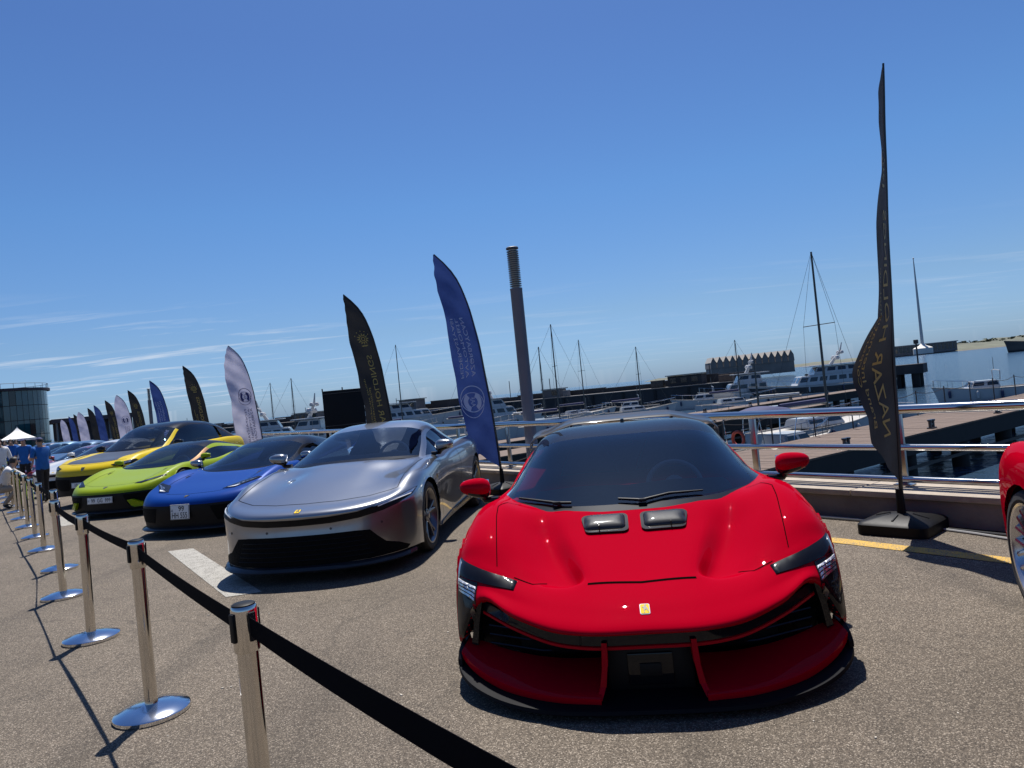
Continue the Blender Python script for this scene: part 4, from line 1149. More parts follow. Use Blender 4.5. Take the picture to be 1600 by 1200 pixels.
plate(c, (-.02, -.035, .33), .52, .115, [('99  GG  999', .03, 0, .40, .07), ('AZ', -.225, 0, .03, .03)])

# yellow sports utility vehicle
SU = [
 [(0, .03, .25), (.35, .04, .25), (.62, .1, .25), (.8, .2, .26), (.92, .34, .27), (.97, .46, .27), (.985, .56, .27), (.99, .65, .27), (.985, .75, .26)],
 [(0, -.03, .66), (.35, -.01, .66), (.62, .06, .665), (.81, .17, .675), (.93, .32, .67), (.975, .46, .64), (.99, .58, .55), (.995, .68, .42), (.99, .78, .27)],
 [(0, .02, .80), (.35, .04, .80), (.62, .11, .81), (.81, .23, .83), (.93, .40, .85), (.975, .54, .81), (.995, .66, .68), (1.0, .74, .48), (.99, .84, .27)],
 [(0, .2, .895), (.35, .22, .9), (.62, .3, .92), (.8, .42, .94), (.91, .56, .95), (.975, .68, .90), (1.0, .8, .74), (1.005, .86, .5), (.99, .92, .27)],
 [(0, .8, .98), (.35, .8, .98), (.6, .81, 1.0), (.78, .84, 1.02), (.90, .9, 1.02), (.975, 1.0, .96), (1.005, 1.05, .78), (1.01, 1.1, .52), (.99, 1.14, .27)],
 [(0, 1.35, 1.06), (.35, 1.35, 1.06), (.6, 1.35, 1.06), (.77, 1.36, 1.065), (.89, 1.38, 1.06), (.965, 1.4, 1.0), (.99, 1.45, .8), (.985, 1.5, .5), (.97, 1.5, .27)],
 [(0, 2.3, 1.05), (.35, 2.3, 1.05), (.6, 2.3, 1.05), (.77, 2.3, 1.055), (.88, 2.3, 1.055), (.95, 2.3, 1.0), (.975, 2.3, .8), (.955, 2.3, .5), (.96, 2.3, .27)],
 [(0, 3.5, 1.05), (.35, 3.5, 1.05), (.6, 3.5, 1.06), (.77, 3.5, 1.07), (.9, 3.5, 1.09), (.965, 3.5, 1.02), (.995, 3.5, .82), (.985, 3.5, .5), (.97, 3.5, .27)],
 [(0, 4.2, 1.08), (.35, 4.2, 1.08), (.6, 4.2, 1.08), (.77, 4.2, 1.09), (.91, 4.2, 1.10), (.97, 4.2, 1.03), (1.0, 4.2, .82), (.99, 4.2, .5), (.97, 4.2, .27)],
 [(0, 4.9, 1.05), (.35, 4.9, 1.05), (.6, 4.88, 1.05), (.76, 4.84, 1.05), (.88, 4.78, 1.02), (.93, 4.74, .95), (.95, 4.72, .8), (.94, 4.72, .5), (.92, 4.72, .3)],
 [(0, 5.1, .75), (.35, 5.1, .75), (.6, 5.07, .75), (.76, 5.0, .75), (.86, 4.92, .75), (.9, 4.86, .72), (.92, 4.82, .65), (.92, 4.8, .5), (.9, 4.8, .34)],
 [(0, 5.05, .35), (.35, 5.05, .35), (.6, 5.02, .35), (.76, 4.96, .35), (.85, 4.9, .35), (.88, 4.85, .35), (.9, 4.82, .34), (.9, 4.81, .33), (.9, 4.8, .32)]]
SUG = [
 [(0, 1.30, 1.05), (.35, 1.33, 1.05), (.62, 1.42, 1.055), (.785, 1.55, 1.06), (.84, 1.68, 1.06), (.89, 1.85, 1.05)],
 [(0, 1.75, 1.32), (.33, 1.77, 1.312), (.58, 1.84, 1.29), (.72, 1.93, 1.25), (.775, 2.0, 1.22), (.89, 2.1, 1.05)],
 [(0, 2.2, 1.53), (.3, 2.21, 1.525), (.53, 2.25, 1.505), (.65, 2.3, 1.46), (.70, 2.34, 1.42), (.89, 2.4, 1.05)],
 [(0, 2.7, 1.63), (.3, 2.7, 1.625), (.5, 2.7, 1.605), (.62, 2.7, 1.565), (.69, 2.72, 1.51), (.89, 2.75, 1.05)],
 [(0, 3.5, 1.61), (.3, 3.5, 1.605), (.49, 3.5, 1.585), (.60, 3.5, 1.54), (.68, 3.5, 1.48), (.89, 3.5, 1.07)],
 [(0, 4.3, 1.45), (.28, 4.3, 1.44), (.46, 4.3, 1.42), (.57, 4.3, 1.38), (.65, 4.28, 1.32), (.86, 4.25, 1.09)],
 [(0, 4.88, 1.10), (.28, 4.88, 1.10), (.46, 4.86, 1.10), (.57, 4.84, 1.09), (.65, 4.82, 1.08), (.82, 4.8, 1.06)]]
M_MATT = mat('matt_dark_bonnet', (.05, .052, .058), .38, .2, coat=.3, coat_rough=.3)
car, S, SG, gp = car_shell('yellow_suv', 'yellow sports utility vehicle with dark bonnet behind the lime green car', (-9.25, 15.2, 10), M_YELL, SU, SUG, (1.03, 4.03, .43, .86), 'car', None, (6, 5), roof_m=M_GBLACK, pillar_m=M_YELL,
                           bumper_m=M_BLACK, low_rows=1, bonnet=(3, 5, 2, M_MATT), wr=.385, rail_m=M_GBLACK, rear_m=M_GBLACK)
for mr in (False, True):
    hl = patch('headlight', [(.60, .835), (.93, .90), (.96, .86), (.92, .81), (.70, .80)], 'front', S, M_GBLACK, car, .006, .006, .03, mirror=mr)
    patch('lamp_element', [(.66, .826), (.90, .875), (.90, .84), (.72, .815)], 'front', S, M_LAMPIN, hl, .012, .005, .03, mirror=mr)
    patch('intake', [(.30, .60), (.86, .62), (.90, .50), (.62, .36), (.36, .36)], 'front', S, M_GRILLE, car, .004, 0, .05, mirror=mr)
    patch('bonnet_slot', [(.68, .62), (.70, .62), (.80, 1.15), (.77, 1.15)], 'top', S, M_GBLACK, car, .004, 0, .04, mirror=mr)
gp.line([(-.8, .36), (-.35, .18), (0, .16), (.35, .18), (.8, .36)], 'top', .007)
for y_ in (1.75, 2.85, 3.75): gp.both([(y_, 1.03), (y_, .6), (y_ - .05, .34)], 'side', .007)
q, n_ = S.hit(0, .80, 'front'); badge(car, q, n_, .08, .085, 'shield')
plate(car, (0, -.03, .47), .52, .115, [('10  XX  777', .03, 0, .40, .07)])
mirror_pair(car, 1.03, 1.82, 1.13, M_GBLACK, M_GBLACK, .23, .16, .14)
cabin(car, 1.45, .6, .72, 2.6, .62, 1, dash_z=1.05, rear_y=3.8)

# cars further along the row
M_WHITE = mat('white_paint', (.52, .52, .51), .4, 0, coat=1., coat_rough=.03)
M_MAROON = mat('maroon_paint', (.16, .012, .022), .35, .4, coat=1., coat_rough=.03)
M_STEELB = mat('steel_blue_paint', (.10, .16, .24), .32, .7, coat=1., coat_rough=.03)
M_GREYP = mat('grey_paint', (.16, .165, .18), .32, .8, coat=1., coat_rough=.03)
M_PALEB = mat('pale_blue_paint', (.22, .34, .42), .35, .5, coat=1., coat_rough=.03)
gt_car('white_coupe', 'white coupe parked just beyond the yellow utility vehicle', (-12.1, 18.6, 9), M_WHITE, None, False, M_RIMS)
wedge_car('maroon_supercar', 'dark red low sports car beyond the white coupe', (-14.7, 22.0, 9), M_MAROON, 'y', None, False, roof_m=M_MAROON)
gt_car('blue_grey_coupe', 'blue grey coupe in the far part of the row', (-17.3, 25.4, 9), M_STEELB, None, False)
wedge_car('grey_supercar', 'dark grey low sports car far along the row', (-19.8, 28.8, 9), M_GREYP, 'y', None, False)
gt_car('pale_blue_coupe', 'pale blue coupe far along the row near the men in blue', (-22.4, 32.2, 9), M_PALEB, None, False, M_RIMS)
wedge_car('green_supercar', 'bright green sports car seen between the two men in blue', (-25.2, 35.6, 9), M_LIME, 'y', None, False)
gt_car('graphite_coupe', 'graphite coupe at the far end of the row', (-28.0, 39.5, 9), M_GREYP, None, False)
wedge_car('red_sports_car', 'red sports car cut off by the right edge, silver spoked wheel showing', (2.50, .16, 18), M_RED, 'y', None, True, rim=M_RIMS)

# ------------------------------------------------------------------ rope-barrier posts
M_BELT = mat('black_webbing', (.0035, .0035, .005), .9, spec=.05, vary=.2, vscale=60)
M_POLE = mat('chromed_post', (.66, .63, .58), .10, 1., vary=.03, vscale=4)
M_DISH = mat('chromed_dish', (.70, .71, .73), .13, 1., vary=.05, vscale=6)
SP = [(.28, .76), (-.91, 2.27), (-2.07, 3.82), (-3.28, 5.32), (-4.43, 6.82), (-5.37, 8.24), (-6.57, 9.79), (-7.62, 11.18)]
while len(SP) < 17: SP.append((SP[-1][0] - 1.09, SP[-1][1] + 1.43))
SLAB = ['chromed barrier post out of frame holding the nearest black belt', 'nearest chromed barrier post, cut off by the bottom edge', 'second chromed barrier post from the camera, dish base fully in view', 'third chromed barrier post from the camera',
        'fourth chromed barrier post from the camera', 'fifth chromed barrier post from the camera', 'sixth chromed barrier post from the camera', 'seventh chromed barrier post from the camera', 'eighth chromed barrier post from the camera', 'ninth chromed barrier post from the camera', 'tenth chromed barrier post from the camera'] + [w_ + ' chromed barrier post from the camera, far along the line' for w_ in ('eleventh', 'twelfth', 'thirteenth', 'fourteenth', 'fifteenth', 'sixteenth')]
protop = None
for i, (x, y) in enumerate(SP):
    if i == 0: continue          # the line goes on behind the camera; its belt hangs on the next post
    lab = SLAB[i] if i < len(SLAB) else 'distant chromed barrier post in the crowded far end of the line'
    st = thing('barrier_post', lab, 'barrier post', (x, y, 0), 0, 'posts of the belt barrier line'); st.rotation_euler = (math.sin(i * 3.7) * .008, math.cos(i * 2.3) * .008, i * 1.3 if i == 0 else 0)
    if protop is None:
        a = MB(); a.lathe([(.185, .0), (.188, .004), (.188, .022), (.182, .028), (.10, .048), (.045, .056), (.034, .058)], 48); A = a.build('dish_base', M_DISH, st)
        a = MB(); a.lathe([(.033, .05), (.033, .78)], 28); B_ = a.build('pole', M_POLE, st)
        a = MB(); a.lathe([(.0385, .775), (.0405, .78), (.0405, .905), (.039, .915), (.0365, .918)], 28); C_ = a.build('belt_head', M_POLE, st)
        a = MB(); a.lathe([(.0365, .915), (.036, .922), (.030, .925), (0, .925)], 28); D_ = a.build('cap', M_BLACK, st)
        a = MB()
        for k in range(4):
            an = k * math.pi / 2 + .9
            a.box((math.cos(an) * .0415, math.sin(an) * .0415, .855), (.012, .022, .09), rz=an, bev=.004)
        E_ = []
        for k in range(4):
            an = k * math.pi / 2 + .9
            q = MB(); q.box((math.cos(an) * .0415, math.sin(an) * .0415, .855), (.012, .024, .09), rz=an, bev=.004); E_.append(q.build('belt_clip', M_BLACK, st))
        protop = [A, B_, C_, D_] + E_
    else:
        for p in protop: c = p.copy(); link(c, st)
    if i > 0:
        dx, dy = SP[i - 1][0] - x, SP[i - 1][1] - y; L_ = math.hypot(dx, dy)
        vs, fs = [], []
        for k in range(13):
            t = .042 / L_ + (1 - .084 / L_) * k / 12; sag = -.014 * 4 * t * (1 - t) * (1 + .3 * math.sin(i * 2.1))
            tw = .10 * math.sin(t * math.pi) * math.sin(i * 1.7)
            ox, oy = -dy / L_ * tw * .05, dx / L_ * tw * .05
            vs += [(dx * t + ox, dy * t + oy, .889 + sag), (dx * t - ox, dy * t - oy, .830 + sag)]
            if k: fs.append((2 * k - 2, 2 * k - 1, 2 * k + 1, 2 * k))
        bo = mk('belt', vs, fs, M_BELT, st, False); md = bo.modifiers.new('thickness', 'SOLIDIFY'); md.thickness = .002

# ------------------------------------------------------------------ feather flags
def cloth(name, col, trans=.35):
    m = bpy.data.materials.new(name); m.use_nodes = True; nt = m.node_tree; L = nt.links
    b = nt.nodes['Principled BSDF']; b.inputs['Base Color'].default_value = (*col, 1); b.inputs['Roughness'].default_value = .75; b.inputs['Specular IOR Level'].default_value = .25
    b.inputs['Sheen Weight'].default_value = .15
    tr = nt.nodes.new('ShaderNodeBsdfTranslucent'); tr.inputs[0].default_value = (*col, 1)
    mx = nt.nodes.new('ShaderNodeMixShader'); mx.inputs[0].default_value = trans
    L.new(b.outputs[0], mx.inputs[1]); L.new(tr.outputs[0], mx.inputs[2]); L.new(mx.outputs[0], nt.nodes['Material Output'].inputs[0])
    tc_ = nt.nodes.new('ShaderNodeTexCoord'); n = nt.nodes.new('ShaderNodeTexNoise'); n.inputs['Scale'].default_value = 5; n.inputs['Detail'].default_value = 4
    L.new(tc_.outputs['Object'], n.inputs['Vector']); bp = nt.nodes.new('ShaderNodeBump'); bp.inputs['Strength'].default_value = .35; bp.inputs['Distance'].default_value = .03
    L.new(n.outputs[0], bp.inputs['Height']); L.new(bp.outputs[0], b.inputs['Normal']); L.new(bp.outputs[0], tr.inputs['Normal'])
    return m
M_FK = cloth('black_flag_cloth', (.021, .022, .024), .3); M_FB = cloth('blue_flag_cloth', (.030, .058, .20), .40); M_FW = cloth('white_flag_cloth', (.46, .46, .60), .40)
M_GOLD = mat('gold_print', (.40, .29, .07), .6); M_WPR = mat('white_print', (.45, .48, .62), .7); M_NPR = mat('navy_print', (.03, .03, .14), .7)
M_FPOLE = mat('flag_pole_black', (.01, .01, .011), .35, coat=.3)
def lin(t, P):
    for (a, b), (c, d) in zip(P, P[1:]):
        if t <= c:
            k = (t - a) / (c - a); k = max(0, min(1, k)); k = k * k * (3 - 2 * k) * .35 + k * .65
            return b + (d - b) * k
    return P[-1][1]
def feather(name, label, kind, pos, az, seed, twist=None, scale=1., bow=None, wid=None, dens=(18, 56), letters=True, baz=None, wk=1.):
    rnd = random.Random(seed)
    fl = thing(name, label, 'flag', pos, 0, 'feather flags along the railing')
    bow = bow or [(0, 0), (.6, .01), (1.2, .05), (2.4, .17), (3.0, .28), (3.4, .40), (3.65, .52), (3.85, .70), (3.97, .86)]
    wid = wid or [(.42, .02), (.62, .35), (.85, .62), (1.2, .67), (2.0, .67), (2.5, .66), (3.0, .62), (3.4, .53), (3.65, .40), (3.85, .19), (3.97, .01)]
    wid = [(a_, b_ * wk) for a_, b_ in wid]
    ph = [rnd.uniform(0, 6) for _ in range(4)]
    amp = rnd.uniform(.8, 1.25) if twist is None else .45
    def azz(z): return R(twist(z) if twist else az)
    bs = [(z, lin(z, bow)) for z in np.linspace(0, 3.97, 41)]
    bz = np.array([b for _, b in bs]); zz = np.array([a for a, _ in bs])
    for _ in range(2): bz[1:-1] = (bz[:-2] + 2 * bz[1:-1] + bz[2:]) / 4
    ba = R(baz if baz is not None else az)
    def pole(z):
        b = float(np.interp(z, zz, bz)); return Vector((math.sin(ba) * b, math.cos(ba) * b, z))
    def F(u, z, off=0.):
        """u metres from the pole"""
        a = azz(z); d = Vector((math.sin(a), math.cos(a), 0)); nrm = Vector((-d.y, d.x, 0))
        if nrm.dot(Vector((-pos[0], -pos[1], 0))) < 0: nrm.negate()
        w = .035 * amp * (u / .6) * math.sin(3.1 * z + ph[0] - 3.2 * u) + .022 * amp * min(1, u * 3) * math.sin(7.0 * z + 9 * u + ph[1]) + .006 * amp * math.sin(13 * u + 2.2 * z + ph[2]) + .006 * amp * min(1, u * 6) * math.sin(11 * z - 12 * u + ph[3])
        return (pole(z) + d * u + nrm * (w + off) + Vector((0, 0, -.10 * u * (1 if z > .9 else z / .9)))) * scale
    nu, nv = dens
    G = np.array([[F(lin(z, wid) * (j / nu), z) for j in range(nu + 1)] for z in np.linspace(.42, 3.965, nv + 1)])
    m = {'k': M_FK, 'b': M_FB, 'w': M_FW}[kind]
    sail = grid_obj('sail', G, m, fl, 0, 0)
    mb = MB(); mb.tube([pole(z) * scale for z in np.linspace(.10, 3.965, 30)], list(np.linspace(.019, .009, 30)), 8); mb.build('pole', M_FPOLE, fl)
    mb = MB()
    ol = rrect(-.28, -.28, .28, .28, .06, 3); n = len(ol)
    vs = [(a, b, .005) for a, b in ol] + [(a, b, .085) for a, b in ol] + [(a * .93, b * .93, .105) for a, b in ol] + [(a * .28, b * .28, .15) for a, b in ol] + [(a * .16, b * .16, .155) for a, b in ol]
    fs = [tuple(range(n - 1, -1, -1))] + [(r_ * n + i, r_ * n + (i + 1) % n, (r_ + 1) * n + (i + 1) % n, (r_ + 1) * n + i) for r_ in range(4) for i in range(n)] + [tuple(range(4 * n, 5 * n))]
    mb.add(vs, fs); mb.tube([(0, 0, .14), (0, 0, .36)], [.036, .030], 12)
    bo = mb.build('foot_base', M_BLACK, fl); bo.rotation_euler = (0, 0, QROT + .1)
    for k in range(8):
        an = k * math.pi / 4; mb = MB(); mb.tube([(math.cos(an) * .09, math.sin(an) * .09, .148), (math.cos(an) * .21, math.sin(an) * .21, .118)], .010, 6); rb = mb.build('foot_rib', M_BLACK, bo)
    if not letters: return fl
    def put(nm, items, mm):
        b_ = MB()
        for vs2, fs2 in items: b_.add([F(u, z, .007) for u, z in vs2], fs2)
        o_ = b_.build(nm, mm, sail, False); o_['kind'] = 'stuff'
        return o_
    def word(txt, uc, z0, z1, h, mirror=True, up=True):
        """upright column of lettering seen from its reverse"""
        L_ = z1 - z0; vs2, fs2 = text_fit(txt, L_, h)
        s = -1 if mirror else 1
        return [(uc + s * b * (1 if up else -1), (z0 + z1) / 2 + (a if up else -a)) for a, b in vs2], fs2
    def ring(uc, zc_, r0, r1, k=36, sx=1.):
        vs2 = []; fs2 = []
        for i in range(k):
            t = 2 * math.pi * i / k; vs2 += [(uc + sx * r0 * math.cos(t), zc_ + r0 * math.sin(t)), (uc + sx * r1 * math.cos(t), zc_ + r1 * math.sin(t))]
            j = (i + 1) % k; fs2.append((2 * i, 2 * i + 1, 2 * j + 1, 2 * j))
        return vs2, fs2
    def poly(P): return P, [tuple(range(len(P)))]
    if kind == 'k':
        put('lettering', [word('NAZAR HOLDINGS', .20, .85, 2.72, .115)], M_GOLD)
        put('small_lettering', [word('Brand International', .36, .95, 2.05, .045), word('Corporate Group', .42, 1.3, 2.25, .045)], M_GOLD)
        its = [ring(.23, 3.06, .062, .074, 28), ring(.23, 3.06, .028, .042, 20)]
        for k in range(12):
            t = 2 * math.pi * k / 12; c, s = math.cos(t), math.sin(t)
            its.append(poly([(.23 + c * .078 - s * .014, 3.06 + s * .078 + c * .014), (.23 + c * .078 + s * .014, 3.06 + s * .078 - c * .014), (.23 + c * .125, 3.06 + s * .125)]))
            if 1 <= k <= 5: its.append(ring(.23 + c * .155, 3.06 + s * .165, 0.002, .011, 8))
        its.append(poly([(.16, 2.93), (.30, 2.93), (.28, 2.905), (.18, 2.905)]))
        put('crest', its, M_GOLD)
    else:
        pm = M_WPR if kind == 'b' else M_NPR
        if kind == 'b':
            zc_, uc = 1.62, .31
            L3 = [word('AZƏRBAYCAN', .20, 1.98, 2.95, .075), word('AVTOMOBİL', .30, 1.98, 2.95, .075), word('FEDERASİYASI', .40, 1.98, 2.95, .075)]
        else:
            zc_, uc = 2.42, .30
            L3 = [word('AZƏRBAYCAN', .20, .95, 1.98, .085, True, False), word('AVTOMOBİL', .31, .95, 1.98, .085, True, False), word('FEDERASİYASI', .42, .95, 1.98, .085, True, False)]
        put('lettering', L3, pm)
        its = [ring(uc, zc_, .205, .222, 44, .95), ring(uc + .02, zc_ - .10, .20, .212, 44, .95)]
        vs2, fs2 = ring(uc + .01, zc_ - .05, .085, .165, 30, .9)
        its.append(([v for i, v in enumerate(vs2)], [f for i, f in enumerate(fs2) if not (5 <= i <= 9 or 20 <= i <= 24)]))
        its.append(word('AAF', uc + .01, zc_ - .125, zc_ + .03, .07))
        put('round_logo', its, pm)
    return fl
def tw_r(z): return 218 + 31 * max(0, min(1, (1.85 - z) / .4)) - 14 * max(0, min(1, (1.35 - z) / .3)) - 3 * max(0, min(1, (z - 2.6) / .4))
FL = [('k', 3.16, 6.16, 222, 'black feather flag with gold lettering at right, seen almost edge on'),
      ('b', 9.20, 6.15, 238, 'tall blue feather flag with white round logo beside the lamp column'),
      ('k', 12.75, 6.15, 236, 'black feather flag with gold crest rising behind the silver coupe'),
      ('w', 21.6, 6.15, 226, 'white feather flag with navy round logo behind the blue car'),
      ('k', 28.0, 6.15, 236, 'black feather flag behind the yellow utility vehicle'),
      ('b', 35.5, 6.15, 234, 'blue feather flag just left of the dark one over the yellow vehicle'),
      ('k', 42.6, 6.15, 236, 'dark feather flag between a blue and a white one'),
      ('w', 47.4, 6.15, 233, 'white feather flag between two dark ones far along the row'),
      ('k', 53.5, 6.15, 236, 'dark feather flag right of a small blue one in the distance'),
      ('b', 61.0, 6.15, 234, 'small blue feather flag overlapping a dark one in the distance'),
      ('k', 66.0, 6.15, 238, 'small dark feather flag behind the distant blue one'),
      ('w', 75.0, 6.15, 232, 'small white feather flag leaning over the distant cars'),
      ('k', 81.0, 6.15, 236, 'tiny dark feather flag next to the distant white one'),
      ('b', 88.0, 6.15, 236, 'tiny blue feather flag next to the distant dark one'),
      ('w', 100.0, 6.15, 230, 'tiny white feather flag in front of the dark shed')]
for i, (k, r, n, az, lab) in enumerate(FL):
    p = Q(r, n); far = i > 8
    feather({'k': 'black_flag', 'b': 'blue_flag', 'w': 'white_flag'}[k], lab, k, (p.x, p.y, 0), az, 31 + i, tw_r if i == 0 else None, 1.0 if i == 0 else .925, wk=.72 if i == 0 else 1.2 if k == 'w' else .82, dens=(22, 84) if i < 5 else (8, 30),
            bow=[(0, 0), (1.2, .05), (2.4, .11), (3.3, .17), (3.97, .22)] if i == 0 else None, baz=117 if i == 0 else None, letters=not far)
# ------------------------------------------------------------------ lamp columns
M_LAMP = mat('lamp_column_grey', (.115, .125, .165), .5, .0, vary=.1, vscale=3)
M_LOUV = mat('lamp_louvre', (.09, .09, .10), .5, .2)
for i, (r, n, lab) in enumerate(((9.50, 7.0, 'tall grey lamp column with ringed top behind the red supercar'), (27.9, 7.0, 'grey lamp column half hidden by the white flag'), (47.0, 7.0, 'distant grey lamp column among the small flags'))):
    lp = thing('lamp_column', lab, 'street lamp', Q(r, n), 0, 'lamp columns along the quay')
    mb = MB(); mb.lathe([(.115, 0), (.115, .02), (.100, .03), (.100, 3.18), (.103, 3.185), (.103, 3.21), (.088, 3.215)], 28); mb.build('column', M_LAMP, lp)
    mb = MB(); mb.lathe([(.06, 3.21), (.06, 3.86)], 20); mb.build('lamp_tube', mat('lamp_tube_glass', (.45, .42, .36), .3), lp)
    rg = MB(); rg.lathe([(.073, -.006), (.099, -.004), (.099, .004), (.073, .006)], 24, closed=True)
    r0 = rg.build('louvre_ring', M_LOUV, lp); r0.location = (0, 0, 3.245)
    for k in range(1, 17): c = r0.copy(); link(c, lp); c.location = (0, 0, 3.245 + .036 * k)
    mb = MB(); mb.lathe([(.088, 3.855), (.102, 3.86), (.102, 3.885), (.088, 3.895), (0, 3.9)], 24); mb.build('cap', M_LOUV, lp)
# cables lying by the flag foot
M_CAB = mat('grey_cable', (.05, .05, .05), .5)
for k, (m_, pts) in enumerate(((M_CAB, [(1.5, 6.33), (2.4, 6.30), (3.2, 6.34), (4.2, 6.31), (5.6, 6.34), (8, 6.32)]), (mat('pale_cable', (.35, .35, .34), .5), [(1.2, 6.22), (2.0, 6.10), (2.7, 6.26), (3.6, 6.36), (5.0, 6.28)]))):
    C = curve([tuple(Q(a, b, .012)) for a, b in pts], 8); mb = MB(); mb.tube([Vector(p) for p in C], .010, 6); o = mb.build('cable', m_)
    tag(o, ('dark cable' if k == 0 else 'pale cable') + ' lying along the foot of the ledge behind the flag base', 'cable')

# ------------------------------------------------------------------ harbour structures
M_DECK = mat('weathered_deck', (.12, .08, .058), .8, vary=.3, vscale=3, bump=.3, bscale=30)
M_DARKW = mat('dark_pier_timber', (.018, .016, .015), .85, vary=.3, vscale=3)
M_RUST = mat('pier_steel', (.05, .045, .042), .6, .3, vary=.3, vscale=4)
M_HULLW = mat('white_hull', (.44, .44, .435), .3, 0, coat=.4, vary=.04, vscale=2)
M_HULLD = mat('dark_hull', (.02, .022, .03), .3, 0, coat=.4)
M_CAN = mat('navy_canopy', (.03, .035, .10), .8)
M_BGL = mat('boat_glass', (.008, .010, .013), .15, 0, coat=.6)
M_ALU = mat('mast_alloy', (.20, .20, .20), .4, .6)
M_MASTD = mat('mast_dark', (.05, .055, .05), .5)
M_ORANGE = mat('life_ring_orange', (.45, .06, .03), .6)
M_TEAL = mat('teal_tarp', (.05, .22, .34), .7)
def pier(name, label, r0, r1, n0, n1, z, plank=True, piles=3.4, rail=False):
    p = thing(name, label, 'pier', Q((r0 + r1) / 2, n0), QROT, 'piers')
    w, L = r1 - r0, n1 - n0
    np_ = int(L / .28); pl = None
    if plank:
        mb = MB(); mb.box((0, 0, 0), (.262, w, .05)); pl = mb.build('plank', M_DECK, p, False); pl.location = (.14, 0, z - .025)
        for i in range(1, min(np_, 190)):
            c = pl.copy(); link(c, p); c.location = (.14 + i * .28, 0, z - .025 + random.uniform(-.004, .004))
        if np_ > 190:
            mb = MB(); mb.box(((190 * .28 + L) / 2, 0, z - .025), (L - 190 * .28, w, .05)); mb.build('deck', M_DECK, p, False)
    else:
        mb = MB(); mb.box((L / 2, 0, z - .025), (L, w, .05)); mb.build('deck', M_DECK, p, False)
    for s in (-1, 1):
        mb = MB(); mb.box((L / 2, s * (w / 2 - .10), z - .33), (L, .16, .56)); mb.build('edge_beam', M_DARKW, p, False)
        mb = MB(); mb.box((L / 2, s * (w / 2 - .06), z - 1.0), (L, .05, .10)); mb.build('brace_rail', M_RUST, p, False)
    k = 0; x = 1.2; m0 = c0 = None
    while x < L:
        for s in (-1, 1):
            if m0 is None:
                mb = MB(); mb.lathe([(.27, -3.4), (.27, z - .10)], 14); m0 = mb.build('pile', M_DARKW, p); m0.location = (x, s * (w / 2 - .35), 0)
            else: c = m0.copy(); link(c, p); c.location = (x, s * (w / 2 - .35), 0)
        x += piles
    if rail:
        x = .8; a = b = None
        while x < L:
            if a is None: mb = MB(); mb.tube([(0, 0, z - .02), (0, 0, z + 1.0)], .025, 6); a = mb.build('rail_post', M_RUST, p); a.location = (x, w / 2 - .08, 0)
            else: c = a.copy(); link(c, p); c.location = (x, w / 2 - .08, 0)
            x += 2.4
        mb = MB(); pts = []
        for i in range(int(L / .3)): pts.append((.8 + i * .3, w / 2 - .08, z + .93 - .12 * abs(math.sin(math.pi * (i * .3) / 2.4))))
        mb.tube(pts, .012, 5); mb.build('rail_rope', M_RUST, p)
    x = 2.0; a = None
    while x < L:
        if a is None:
            mb = MB()
            for d in (-.10, .10): mb.lathe([(.05, z), (.05, z + .22), (.075, z + .24), (.075, z + .29), (0, z + .30)], 10, 'Z', (d, 0, 0))
            mb.box((0, 0, z + .02), (.34, .16, .04)); mb.box((0, 0, z + .14), (.3, .05, .05)); a = mb.build('mooring_bollard', M_HULLD, p); a.location = (x, -w / 2 + .3, 0)
        else: c = a.copy(); link(c, p); c.location = (x, -w / 2 + .3, 0)
        x += 5.1
    return p
pier('pier', 'brown plank pier on dark piles running out behind the right flag', 11.0, 14.2, 7.2, 70, -1.0, True, 3.6, True)
pier('pier', 'dark low pier glimpsed behind the silver coupe', 24.0, 26.4, 7.2, 40, -1.0, False, 3.6)
pier('pier', 'brown pontoon pier seen through the railing behind the red roof', 33.0, 35.0, 7.2, 62, -1.2, False, 4.0)
# breakwater: long wall with deck and end platform on piles
def seg_box(mb, a, b, w, z0, z1, mi=0):
    a, b = Vector((*a, 0)), Vector((*b, 0)); d = (b - a); L = d.length; d.normalize(); n = Vector((-d.y, d.x, 0)) * (w / 2)
    vs = [a - n, b - n, b + n, a + n]
    mb.add([v + Vector((0, 0, z0)) for v in vs] + [v + Vector((0, 0, z1)) for v in vs], [(3, 2, 1, 0), (4, 5, 6, 7), (0, 1, 5, 4), (1, 2, 6, 5), (2, 3, 7, 6), (3, 0, 4, 7)], mi)
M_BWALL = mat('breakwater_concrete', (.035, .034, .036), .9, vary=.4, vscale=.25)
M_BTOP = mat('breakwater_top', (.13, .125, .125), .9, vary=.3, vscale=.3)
A_, B_ = Vector((33, 99)), Vector((-130, 203))
dv = (B_ - A_).normalized()
bw = thing('breakwater', 'long dark breakwater wall closing the harbour across the picture', 'breakwater', (A_.x, A_.y, 0), math.atan2(dv.y, dv.x))
LB = (B_ - A_).length
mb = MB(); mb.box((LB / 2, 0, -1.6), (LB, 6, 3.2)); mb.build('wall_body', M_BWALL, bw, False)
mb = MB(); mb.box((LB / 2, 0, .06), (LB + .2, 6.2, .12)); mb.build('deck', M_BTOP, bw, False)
rnd = random.Random(21); x = 0.
